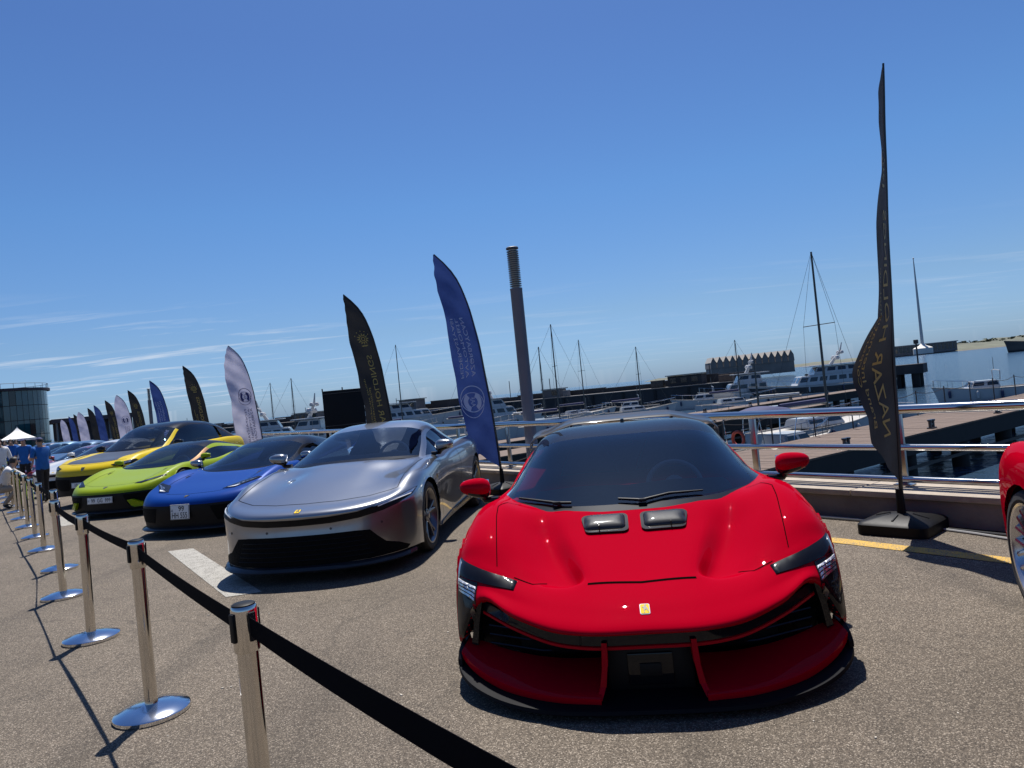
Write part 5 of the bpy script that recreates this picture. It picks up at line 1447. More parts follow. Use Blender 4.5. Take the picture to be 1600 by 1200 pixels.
while x < LB:                                        # parapet poured in lengths of uneven height
    w_ = rnd.uniform(4, 11); h_ = rnd.choice((.55, .8, .8, 1.05, 1.25)) + rnd.uniform(-.06, .06)
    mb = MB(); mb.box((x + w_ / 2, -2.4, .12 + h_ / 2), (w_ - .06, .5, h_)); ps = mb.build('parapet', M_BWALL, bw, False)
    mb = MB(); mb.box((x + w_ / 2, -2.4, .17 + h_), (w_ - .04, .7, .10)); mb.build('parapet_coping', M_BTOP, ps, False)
    if rnd.random() < .30:
        mb = MB(); mb.tube([(x + 1, -1.5, .1), (x + 1, -1.5, rnd.uniform(2.6, 3.6))], .06, 6); mb.build('lamp_pole', M_RUST, bw)
    if rnd.random() < .45:
        mb = MB(); q_ = rnd.uniform(.5, 1.1); mb.box((x + w_ * .6, 1.2, .12 + q_ / 2), (rnd.uniform(.8, 2.2), 1.0, q_), bev=.05); mb.build('stored_crate', rnd.choice((M_BTOP, M_RUST, M_DECK)), bw)
    x += w_
x = 3.0; a = None
while x < LB:
    if a is None: mb = MB(); mb.box((0, 3.06, -1.3), (.35, .2, 2.4)); a = mb.build('fender', M_DARKW, bw, False); a.location = (x, 0, 0)
    else: c = a.copy(); link(c, bw); c.location = (x, 0, 0)
    x += 5.0
for x, w, h, d in ((9, 5, 1.5, 2.4), (31, 3, 1.3, 2.2), (61, 4, 2.0, 2.6), (88, 7, 1.5, 3)):
    mb = MB(); mb.box((x, .3, .12 + h / 2), (w, d, h)); ho = mb.build('shed', M_BTOP if x != 9 else M_BWALL, bw, False)
    mb = MB(); mb.box((x, .3, .12 + h + .08), (w + .5, d + .6, .12)); mb.build('shed_roof', M_BTOP, ho, False)
    for k in range(int(w / 1.6)):
        mb = MB(); mb.box((x - w / 2 + 1.0 + k * 1.6, .3 + d / 2 + .02, .12 + h * .55), (.9, .05, .7)); mb.build('shed_window', M_BGL, ho, False)
# end platform
ep = thing('end_platform', 'dark jetty head on piles with a light mast at the breakwater end', 'jetty', (43.5, 88.5, 0), R(-35))
mb = MB(); mb.box((0, 0, -.35), (13, 5, 1.1)); mb.build('deck', M_BWALL, ep, False)
mb = MB(); mb.box((-1, 0, .45), (4, 2.2, .8)); mb.box((2.2, .5, .4), (1.6, 1.6, .6)); mb.build('crates', mat('jetty_clutter', (.10, .08, .07), .8, vary=.4, vscale=1), ep, False)['kind'] = 'stuff'
for x in (-5, -2, 1.5, 3.6, 5.6):
    for y in (-1.9, 1.9): mb = MB(); mb.lathe([(.45, -3.5), (.45, -.8)], 12, 'Z', (x, y, 0)); mb.build('pile', M_DARKW, ep)
mb = MB(); mb.tube([(5.8, 0, .1), (5.8, 0, 2.6)], .09, 8); mb.box((5.8, 0, 2.8), (.5, .5, .5), bev=.08); mb.build('light_mast', M_RUST, ep)
# black cabinet on the dark pier
bc = thing('black_cabinet', 'tall plain black box standing behind the silver coupe', 'cabinet', (-7.0, 29.6, -1.0), R(14))
mb = MB(); mb.box((0, 0, 1.66), (1.62, 1.2, 3.32), bev=.02); cb = mb.build('box_body', mat('cabinet_black', (.006, .006, .007), .6, spec=.2), bc)
for z in (1.9, 3.2): mb = MB(); mb.box((0, -.61, z), (1.62, .02, .03)); mb.build('box_seam', M_RUST, cb, False)
for x in (-.8, 0, .78): mb = MB(); mb.box((x, 0, 3.38), (.05, .05, .12)); mb.build('lifting_eye', M_RUST, cb, False)

# ------------------------------------------------------------------ boats
def hull_net(L, B, fb, rake=.12, stern=.85):
    rows = []
    for t, w, sh in ((0, .0, 1.35), (.04, .16, 1.30), (.15, .50, 1.18), (.35, .88, 1.03), (.6, 1., .96), (.85, .96, .95), (1., stern, .96)):
        y = (t - .5) * L; f = fb * sh; ov = -rake * L * max(0, .25 - t) / .25 * .8
        b = B / 2 * w
        rows.append([(0, y, -.45 * (1 - .9 * (t < .03))), (b * .55, y, -.40 + .2 * (t < .1)), (b * .86, y + ov * .25, .0), (b * .96, y + ov * .6, f * .55), (b, y + ov, f)])
    return rows
M_FEND = (mat('fender_navy', (.02, .03, .08), .6), mat('fender_white', (.45, .45, .44), .6))
def boat(name, label, x, y, hd, L, B, fb, kind, hull_m=None, deck_m=None, mast=None, stripe=None, canopy=None, group='boats moored in the marina', extra=None):
    """hd: bearing of the bow in degrees from +Y towards +X"""
    bt = thing(name, label, 'boat', (x, y, WATER_Z), R(-hd) + math.pi, group)
    H = net(hull_net(L, B, fb), 4, 4); F = half_to_full(H)
    hm = hull_m or M_HULLW
    hull = grid_obj('hull', F, hm, bt, 0, 30)
    e = H[:, -1]; n = len(e)
    vs = [(p[0], p[1], p[2] - .06) for p in e] + [(-p[0], p[1], p[2] - .06) for p in e]
    mk('deck', vs, [(i, i + 1, n + i + 1, n + i) for i in range(n - 1)], deck_m or mat('boat_deck', (.38, .36, .33), .6, vary=.1), bt, False)
    tr = H[-1]; vs = [tuple(p) for p in tr] + [(-p[0], p[1], p[2]) for p in tr[:0:-1]]
    mk('transom', vs, [tuple(range(len(vs)))], hm, hull, False)
    mb = MB(); mb.tube([tuple(p) for p in e] , .03, 6); mb.tube([(-p[0], p[1], p[2]) for p in e], .03, 6); g_ = mb.build('gunwale', mat('gunwale', (.35, .33, .30), .5), hull); g_['kind'] = 'stuff'
    if stripe:
        k0, k1 = int(.72 * (H.shape[1] - 1)), int(.95 * (H.shape[1] - 1))
        for s in (-1, 1):
            C = H[:, k0:k1 + 1].copy(); C[..., 0] = C[..., 0] * s * 1.004 + s * .012; grid_obj('hull_stripe', C, stripe, hull)
    def house(y0, y1, w0, w1, z0, h, nm='cabin_house', win=True, slope=.35, m=None):
        yb = [(y0, y0 + h * slope * 1.6), (y1, y1 - h * slope * .4)]
        vs = [(-w0, y0, z0), (w0, y0, z0), (w0, y1, z0), (-w0, y1, z0), (-w1, yb[0][1], z0 + h), (w1, yb[0][1], z0 + h), (w1, yb[1][1], z0 + h), (-w1, yb[1][1], z0 + h)]
        mb = MB(); mb.add([Vector(v) for v in vs], [(3, 2, 1, 0), (4, 5, 6, 7), (0, 1, 5, 4), (1, 2, 6, 5), (2, 3, 7, 6), (3, 0, 4, 7)])
        ho = mb.build(nm, m or M_HULLW, bt, False)
        bm = bmesh.new(); bm.from_mesh(ho.data); bmesh.ops.bevel(bm, geom=bm.edges[:], offset=min(.08, h * .12), segments=2, affect='EDGES'); bm.to_mesh(ho.data); bm.free()
        if win:
            def lerp(a, b, t): return Vector(a) + (Vector(b) - Vector(a)) * t
            for s, (a, b, c, d) in ((1, (1, 2, 6, 5)), (-1, (3, 0, 4, 7))):
                nW = max(2, int((y1 - y0) / 1.1))
                for k in range(nW):
                    t0, t1 = (k + .12) / nW, (k + .88) / nW
                    P = []
                    for (tt, hh) in ((t0, .42), (t1, .42), (t1, .84), (t0, .84)):
                        P.append(lerp(lerp(vs[a], vs[b], tt), lerp(vs[d], vs[c], tt), hh) + Vector((s * .012, 0, 0)))
                    w_ = mk('window', P, [(0, 1, 2, 3)], M_BGL, ho, False)
            for k in range(2):
                t0, t1 = k * .5 + .05, k * .5 + .45; P = []
                for (tt, hh) in ((t0, .35), (t1, .35), (t1, .9), (t0, .9)): P.append(lerp(lerp(vs[0], vs[1], tt), lerp(vs[4], vs[5], tt), hh) + Vector((0, -.014, .01)))
                mk('windscreen', P, [(0, 1, 2, 3)], M_BGL, ho, False)
        return ho
    for k, t in enumerate((.3, .5, .7)):
        p = e[int(t * (n - 1))]
        for s in (-1, 1):
            mb = MB(); mb.lathe([(0, -.30), (.09, -.24), (.10, 0), (.09, .22), (.03, .30), (0, .31)], 10, 'Z', (s * (p[0] + .08), p[1], p[2] - .45)); mb.tube([(s * (p[0] + .06), p[1], p[2] - .15), (s * p[0], p[1], p[2] + .02)], .012, 4); mb.build('hanging_fender', M_FEND[k % 2], bt)
    if kind == 'sail':
        house(-L * .12, L * .22, B * .30, B * .24, fb * .95, .45)
        mh = mast or L * 1.25
        mb = MB(); mb.tube([(0, -L * .08, fb), (0, -L * .08, mh)], [.07, .045], 8); ms = mb.build('mast', M_MASTD, bt)
        mb = MB(); mb.tube([(0, -L * .08, fb + 1.0), (0, L * .36, fb + 1.0)], .05, 8); mb.build('boom', M_ALU, bt)
        mb = MB(); mb.tube([(0, -L * .06, fb + 1.12), (0, L * .34, fb + 1.12)], [.11, .08], 8); mb.build('furled_sail', M_CAN if L > 7 else M_HULLW, bt)
        mb = MB(); mb.tube([(-B * .36, -L * .08, mh * .62), (B * .36, -L * .08, mh * .62)], .022, 6); mb.build('spreader', M_MASTD, ms)
        for q in ([(0, -L * .08, mh), (0, -L * .5, fb * 1.2)], [(0, -L * .08, mh), (0, L * .48, fb)], [(0, -L * .08, mh), (B * .36, -L * .08, mh * .62), (B * .46, -L * .08, fb)], [(0, -L * .08, mh), (-B * .36, -L * .08, mh * .62), (-B * .46, -L * .08, fb)]):
            mb = MB(); mb.tube(q, .009, 4); mb.build('stay_wire', M_MASTD, bt)
    elif kind == 'motor':
        house(-L * .22, L * .12, B * .36, B * .28, fb * .95, L * .10)
        mb = MB(); mb.tube([(-B * .3, L * .12, fb + L * .09), (-B * .34, L * .12, fb + L * .2), (0, L * .1, fb + L * .215), (B * .34, L * .12, fb + L * .2), (B * .3, L * .12, fb + L * .09)], .035, 6); mb.build('radar_arch', M_HULLW, bt)
        mb = MB(); mb.tube([(0, L * .1, fb + L * .21), (0, L * .1, fb + L * .36)], .018, 6); mb.build('antenna', M_ALU, bt)
    elif kind == 'bimini':
        house(-L * .25, L * .05, B * .34, B * .26, fb * .95, .55)
        C = net([[(0, -.2, fb + 1.55), (B * .25, -.2, fb + 1.50), (B * .42, -.2, fb + 1.30)], [(0, L * .15, fb + 1.68), (B * .25, L * .15, fb + 1.62), (B * .42, L * .15, fb + 1.40)], [(0, L * .36, fb + 1.50), (B * .25, L * .36, fb + 1.45), (B * .42, L * .36, fb + 1.26)]], 5, 5)
        grid_obj('canopy', half_to_full(C), canopy or M_CAN, bt, .02)
        for yy in (-.2, L * .15, L * .36):
            mb = MB(); mb.tube([(-B * .44, yy * .7 + .4, fb), (-B * .42, yy, fb + 1.30), (0, yy, fb + 1.56), (B * .42, yy, fb + 1.30), (B * .44, yy * .7 + .4, fb)], .022, 6); mb.build('canopy_hoop', M_CHROME, bt)
        mb = MB(); mb.tube([(.5 + .28 * math.cos(t), L * .30, fb + .5 + .28 * math.sin(t)) for t in np.linspace(0, 6.283, 21)[:-1]], .06, 8, closed=True); mb.build('life_ring', M_ORANGE, bt)
    elif kind == 'yacht':
        house(-L * .24, L * .30, B * .40, B * .36, fb * .98, 1.15)
        house(-L * .10, L * .24, B * .34, B * .28, fb * .98 + 1.15, .95, 'upper_house')
        mb = MB(); mb.box((0, L * .10, fb * .98 + 2.2), (B * .78, L * .46, .10), bev=.03); mb.build('fly_roof', M_HULLW, bt)
        mb = MB(); mb.tube([(0, L * .06, fb + 2.2), (0, L * .14, fb + 3.6), (0, L * .16, fb + 4.6)], [.22, .12, .05], 8); am = mb.build('radar_mast', M_HULLW, bt)
        for (dy, dz, r_) in ((.10, 2.9, .30), (.14, 3.5, .22)):
            for s in (-1, 1):
                mb = MB(); mb.lathe([(0, -r_ * .8), (r_ * .8, -r_ * .7), (r_, 0), (r_ * .7, r_ * .7), (0, r_)], 12, 'Z', (s * .7, L * dy, fb + dz)); mb.tube([(0, L * dy, fb + dz - .15), (s * .7, L * dy, fb + dz - .15)], .05, 6); mb.build('radar_dome', M_HULLW, am)
        for k in range(7):
            for s in (-1, 1):
                mb = MB(); yy = -L * .30 + k * L * .09; mb.lathe([(0, 0), (.12, 0), (.12, .03), (0, .03)], 10, 'X', (s * B * .485 if s > 0 else -B * .485 - .03, yy, fb * .52)); mb.build('porthole', M_BGL, hull)
    mb = MB(); pts = []
    for p in e[2:int(n * .55)]: pts.append((p[0] * .94, p[1], p[2] + .55))
    mb.tube(pts, .014, 5); mb.tube([(-a, b, c) for a, b, c in pts], .014, 5)
    for p in pts[::3]:
        for s in (-1, 1): mb.tube([(s * p[0], p[1], p[2]), (s * p[0], p[1], p[2] - .6)], .012, 5)
    mb.build('pulpit_rail', M_CHROME, bt)['kind'] = 'stuff'
    return bt
boat('motor_yacht', 'classic white motor yacht with dark hull band at the breakwater', 36.0, 83.0, -82, 14.5, 4.0, 1.45, 'yacht', stripe=M_HULLD)
boat('sailing_boat', 'white sailing boat with tall bare mast behind the right flag', 14.6, 34.6, 62, 7.8, 2.5, 1.05, 'sail', mast=9.4)
boat('motor_boat', 'small white boat with navy canopy and orange life ring', 10.2, 28.3, 60, 5.4, 2.1, .85, 'bimini')
boat('motor_boat', 'white open motor boat moored beyond the plank pier at right', 34.5, 52.5, -75, 6.0, 2.2, .95, 'motor')
boat('dinghy', 'small grey inflatable by the pier under the top rail', 24.5, 43.0, -70, 3.2, 1.4, .45, 'none', hull_m=mat('rubber_grey', (.45, .45, .45), .6))
boat('motor_yacht', 'large white motor yacht with radar mast left of the blue flag', -15.5, 96, 82, 19, 5.2, 2.0, 'yacht')
boat('motor_yacht', 'white flybridge yacht with round radar dome behind the blue car', -29, 86, 78, 10.5, 3.6, 1.5, 'yacht')
boat('sailing_boat', 'sailing boat with a tall double masted rig right of the lamp column', 3.2, 62, 80, 8.0, 2.5, 1.1, 'sail', mast=9.6)
boat('sailing_boat', 'sailing boat with the thin mast left of the lamp column pair', 2.2, 66, 85, 7.0, 2.3, 1.0, 'sail', mast=8.0)
boat('sailing_boat', 'sailing boat whose single mast stands above the red roof', 7.3, 80, 70, 7.6, 2.4, 1.0, 'sail', mast=9.2)
boat('motor_boat', 'white cabin cruiser just behind the red roof', 5.2, 47, 60, 6.2, 2.3, 1.0, 'motor')
boat('motor_boat', 'white cabin boat beside the big yacht, half behind the blue flag', -3.6, 60, 85, 6.5, 2.4, 1.0, 'motor')
boat('motor_boat', 'white speedboat moored between the silver coupe and blue flag', -9.5, 52, 75, 7.5, 2.4, .9, 'motor')
boat('sailing_boat', 'sailing boat whose mast shows right of the black flag', -13.8, 84, 80, 8.0, 2.4, 1.1, 'sail', mast=11.0)
boat('sailing_boat', 'sailing boat with short mast behind the blue car roof', -31.5, 92, 80, 7.0, 2.3, 1.0, 'sail', mast=8.4)
boat('motor_boat', 'white launch behind the white flag', -24, 64, 70, 7.0, 2.4, 1.0, 'motor')
boat('motor_boat', 'small white launch under the dark breakwater left of the yacht', 22.5, 84, -80, 7.0, 2.3, 1.0, 'motor')
boat('motor_boat', 'low motor boat moored in front of the breakwater above the red roof', 14.5, 88, -80, 6.5, 2.2, .9, 'motor', hull_m=M_HULLD)
boat('sailing_boat', 'two masted dark boat at the pontoon right of the red roof', 17.5, 50, -75, 6.5, 2.3, .9, 'sail', hull_m=M_HULLD, mast=4.6)
more = [(-20.5, 70, 'white cabin boat left of the black box', 8.0, 'yacht'), (-2.0, 86, 'white yacht directly left of the lamp column', 9.5, 'yacht'),
        (27.5, 86, 'white cruiser below the gabled terminal', 9.0, 'yacht'), (-38, 104, 'far white yacht between the two left flags', 10, 'yacht'), (-17.0, 58, 'low white launch left of the silver coupe roof', 6.5, 'motor')]
for i, (bx, by, lab, L_, kd) in enumerate(more):
    boat('motor_boat' if kd == 'motor' else 'motor_yacht', lab, bx, by, 78 if i % 2 else -84, L_, L_ * .33, 1.0 + .04 * L_, kd)
for i, (bx, by, hh, lab) in enumerate(((-4.4, 74, 9.0, 'sailing boat with bare mast left of the lamp column'), (12.5, 74, 7.5, 'sailing boat with a short mast above the right side of the red roof'), (21.5, 70, 7.0, 'sailing boat with mast left of the tall rigged one'), (-24.5, 78, 8.0, 'sailing boat with thin mast near the black box'))):
    boat('sailing_boat', lab, bx, by, 84, 7.4, 2.3, 1.0, 'sail', mast=hh)
boat('patrol_boat', 'dark ship cut by the right edge in the distance', 232, 318, -90, 22, 6, 4.0, 'none', hull_m=M_HULLD)

# ------------------------------------------------------------------ far shore
M_LAND = mat('far_land', (.10, .105, .075), .9, vary=.45, vscale=.02)
M_SAND = mat('shore_sand', (.13, .11, .085), .9, vary=.2, vscale=.02)
def ridge(name, x0, y0, x1, y1, h, m, seed, depth=160, z0=WATER_Z - .3, n=70):
    rnd = random.Random(seed); vs, fs = [], []
    d = Vector((x1 - x0, y1 - y0, 0)); nn = Vector((-d.y, d.x, 0)).normalized()
    if nn.y < 0: nn.negate()
    hh = 0
    for i in range(n + 1):
        t = i / n; hh = hh * .7 + rnd.uniform(-1, 1) * .3
        e = min(1, t * 6, (1 - t) * 6) ** .7
        H_ = h * e * (.75 + .5 * hh)
        p = Vector((x0, y0, 0)) + d * t
        vs += [p + Vector((0, 0, z0)), p + nn * 6 + Vector((0, 0, z0 + 1.2)), p + nn * depth * .35 + Vector((0, 0, z0 + H_ * .7)), p + nn * depth + Vector((0, 0, z0 + H_))]
        if i:
            a = (i - 1) * 4
            for k in range(3): fs.append((a + k, a + k + 1, a + 5 + k, a + 4 + k))
    o = mk(name, vs, fs, [m, M_SAND], None, True, 0, [1 if j % 3 == 0 else 0 for j in range(len(fs))]); tag(o, kind='structure'); return o
ridge('far_shore', 560, 1080, 1300, 1180, 17, M_LAND, 3)
ridge('far_headland', 230, 1150, 640, 1130, 8, M_LAND, 5)
# tree clumps on the far shore: too far to tell apart
rnd = random.Random(11); mb = MB()
for i in range(420):
    t = rnd.random(); x = 620 + t * 640; y = 1165 + t * 90 + rnd.uniform(0, 60); s = rnd.uniform(2.2, 5.0)
    z = 7.5 + rnd.uniform(-2.0, 1.5)
    P = [Vector((rnd.uniform(-1, 1), rnd.uniform(-1, 1), rnd.uniform(-.3, 1))) * s for _ in range(7)]
    for k in range(5): mb.add([Vector((x, y, z)) + P[k] * 1.2, Vector((x, y, z)) + P[k + 1] * 1.2, Vector((x, y, z)) + P[k + 2] * 1.2], [(0, 1, 2)])
o = mb.build('far_trees', mat('far_foliage', (.035, .05, .025), .9, vary=.4, vscale=.05), None, False); tag(o, 'dark belt of trees along the far shore at right', 'trees', kind='stuff')
# long hall, tented building and tall bare pole on the far shore
hl = thing('long_hall', 'long low grey hall on the far shore below the tall pole', 'building', (628, 1110, -1), R(4))
mb = MB(); mb.box((0, 0, 7), (112, 30, 14)); mb.build('wall', mat('hall_grey', (.16, .15, .145), .8, vary=.2, vscale=.05), hl, False)
mb = MB(); mb.box((0, 0, 14.6), (115, 33, 1.2)); mb.build('roof', mat('hall_roof', (.25, .24, .23), .8), hl, False)
for k in range(18): mb = MB(); mb.box((-53 + k * 6.2, -15.1, 8.5), (4.2, .3, 9)); mb.build('window', M_BGL, hl, False)
tn = thing('tent_roof_building', 'white tent shaped roof at the foot of the tall pole', 'building', (604, 1050, -1), 0)
mb = MB(); mb.lathe([(13, 0), (13, 8), (11, 9.5), (5, 12), (2.4, 15)], 18); mb.build('roof', mat('tent_white', (.62, .60, .55), .7), tn)
fp = thing('tall_mast', 'very tall bare flag mast on the far shore', 'mast', (604, 1050, 0), 0)
mb = MB(); mb.lathe([(2.3, 10), (1.9, 45), (1.4, 90), (.8, 130), (.5, 139)], 14); mb.build('pole', mat('mast_pale', (.50, .49, .47), .6), fp)
mb = MB(); mb.lathe([(.9, 138.5), (.9, 140), (0, 141)], 10); mb.build('finial', M_ALU, fp)
# zigzag roofed terminal beyond the breakwater
zb = thing('gabled_terminal', 'grey building with a row of pointed gables beyond the breakwater', 'building', (101, 300, -1.0), R(-4))
zb.scale = (1., 1., 1.35); M_ZW = mat('gable_grey', (.20, .17, .15), .8, vary=.2, vscale=.2); M_ZR = mat('gable_roof', (.34, .32, .29), .7)
mb = MB(); mb.box((0, 6, 1.6), (34, 12, 3.6)); mb.build('wall', M_ZW, zb, False)
for k in range(13):
    x = -16 + k * 2.66
    mb = MB(); mb.add([Vector((x - 1.25, -.3, 3.2)), Vector((x + 1.25, -.3, 3.2)), Vector((x + 1.1, -.3, 5.0)), Vector((x, -.3, 6.6)), Vector((x - 1.1, -.3, 5.0)), Vector((x - 1.25, 12, 3.2)), Vector((x + 1.25, 12, 3.2)), Vector((x + 1.1, 12, 5.0)), Vector((x, 12, 6.6)), Vector((x - 1.1, 12, 5.0))],
              [(0, 1, 2, 3, 4), (9, 8, 7, 6, 5), (0, 4, 9, 5), (1, 6, 7, 2)]); gb = mb.build('gable', M_ZW, zb, False)
    mb = MB(); mb.add([Vector((x - 1.15, -.5, 5.0)), Vector((x, -.5, 6.68)), Vector((x, 12, 6.68)), Vector((x - 1.15, 12, 5.0))], [(0, 1, 2, 3)]); mb.add([Vector((x + 1.15, -.5, 5.0)), Vector((x, -.5, 6.68)), Vector((x, 12, 6.68)), Vector((x + 1.15, 12, 5.0))], [(0, 1, 2, 3)]); mb.build('gable_roof', M_ZR, gb, False)

# ------------------------------------------------------------------ left end of the quay
M_GLZ = mat('teal_glazing', (.015, .075, .095), .10, 0, coat=.8, vary=.3, vscale=.4)
M_CLAD = mat('dark_cladding', (.045, .035, .042), .7, vary=.2, vscale=.3)
M_TRIM = mat('grey_trim', (.13, .14, .15), .5, .3)
tw = thing('glass_building', 'dark round cornered glass building beyond the end of the row', 'building', (-92.7, 130.4, 0), R(35))
Rb, Hb = 7.0, 10.6
nP = 44
for k in range(nP):
    a0, a1 = R(-178 + k * 356 / nP), R(-178 + (k + .93) * 356 / nP)
    for j in range(4):
        z0, z1 = j * Hb / 4 + .05, (j + 1) * Hb / 4 - .05
        vs = [(Rb * math.cos(a0), Rb * math.sin(a0), z0), (Rb * math.cos(a1), Rb * math.sin(a1), z0), (Rb * math.cos(a1), Rb * math.sin(a1), z1), (Rb * math.cos(a0), Rb * math.sin(a0), z1)]
        if j == 0 and k == 0: pass
        mk('glass_panel', vs, [(0, 1, 2, 3)], M_GLZ if (k * 7 + j * 5) % 11 else M_BGL, tw, False)
mb = MB(); mb.lathe([(Rb - .12, 0), (Rb - .12, Hb)], 48); mb.build('frame_core', M_CLAD, tw)
mb = MB(); mb.lathe([(Rb, Hb - .02), (Rb + .5, Hb), (Rb + .5, Hb + .45), (0, Hb + .5)], 48); mb.build('roof', M_CLAD, tw)
mb = MB(); mb.tube([((Rb + .2) * math.cos(t), (Rb + .2) * math.sin(t), Hb + 1.3) for t in np.linspace(0, 6.283, 41)[:-1]], .04, 5, closed=True); mb.build('roof_rail', M_TRIM, tw)
a = None
for k in range(24):
    t = 2 * math.pi * k / 24
    if a is None: mb = MB(); mb.tube([(0, 0, Hb + .4), (0, 0, Hb + 1.3)], .035, 5); a = mb.build('rail_post', M_TRIM, tw); a.location = ((Rb + .2) * math.cos(t), (Rb + .2) * math.sin(t), 0)
    else: c = a.copy(); link(c, tw); c.location = ((Rb + .2) * math.cos(t), (Rb + .2) * math.sin(t), 0)
bk = thing('dark_building', 'dark clad block joined to the left of the round glass building', 'building', (-89.6, 118.2, 0), R(35))
mb = MB(); mb.box((-3, 0, 5.5), (13, 13, 11.0)); mb.build('wall', M_CLAD, bk, False)
mb = MB(); mb.box((-3, 0, 11.25), (13.6, 13.6, .5)); mb.build('roof', M_CLAD, bk, False)
for fl_ in range(4):
    for k in range(5):
        mb = MB(); mb.box((-8.0 + k * 2.6, -6.53, 1.6 + fl_ * 2.7), (1.7, .12, 1.8)); wn_ = mb.build('window', M_BGL, bk, False)
        mb = MB(); mb.box((-8.0 + k * 2.6, -6.60, .65 + fl_ * 2.7), (1.9, .2, .1)); mb.build('sill', M_TRIM, wn_, False)
        mb = MB(); mb.box((3.53, -5.2 + k * 2.6, 1.6 + fl_ * 2.7), (.12, 1.7, 1.8)); mb.build('window', M_BGL, bk, False)
mb = MB(); mb.box((3.0, -6.9, 5.4), (.9, .9, 10.8)); mb.build('corner_column', M_TRIM, bk, False)
sh = thing('dark_shed', 'low dark flat roofed pavilion right of the glass building', 'building', (-75, 128, 0), R(35))
mb = MB(); mb.box((0, 0, 4.4), (13, 10, .7)); mb.build('roof', M_CLAD, sh, False)
mb = MB(); mb.box((0, 2, 2.05), (12, 6, 4.0)); mb.build('wall', M_CLAD, sh, False)
for x in (-5.8, -2, 2, 5.8): mb = MB(); mb.tube([(x, -4.6, 0), (x, -4.6, 4.05)], .18, 8); mb.build('column', M_TRIM, sh)
# white peaked tent
tt = thing('white_tent', 'white peaked event tent at the far left', 'tent', (-57, 82.2, 0), R(35))
rows = [[(1.75 * (1 - u) ** 1.55 * math.copysign(1, cx) + .02 * cx, 1.75 * (1 - u) ** 1.55 * math.copysign(1, cy) + .02 * cy, 1.85 + 1.45 * u) for cx, cy in ((-1, -1), (1, -1), (1, 1), (-1, 1), (-1, -1))] for u in np.linspace(0, 1, 12)]
v_, f_ = grid_vf(np.array(rows)); mk('canopy', v_, f_, mat('tent_fabric', (.78, .77, .74), .7), tt, False)
mb = MB()
for s in range(4):
    a = R(90 * s); mb = MB(); mb.box((1.75 * math.cos(a), 1.75 * math.sin(a), 1.78), (.02 if s % 2 == 0 else 3.5, 3.5 if s % 2 == 0 else .02, .25)); mb.build('valance', MATS['tent_fabric'], tt, False)
for cx in (-1.72, 1.72):
    for cy in (-1.72, 1.72): mb = MB(); mb.tube([(cx, cy, 0), (cx, cy, 1.86)], .04, 6); mb.build('leg', M_ALU, tt)

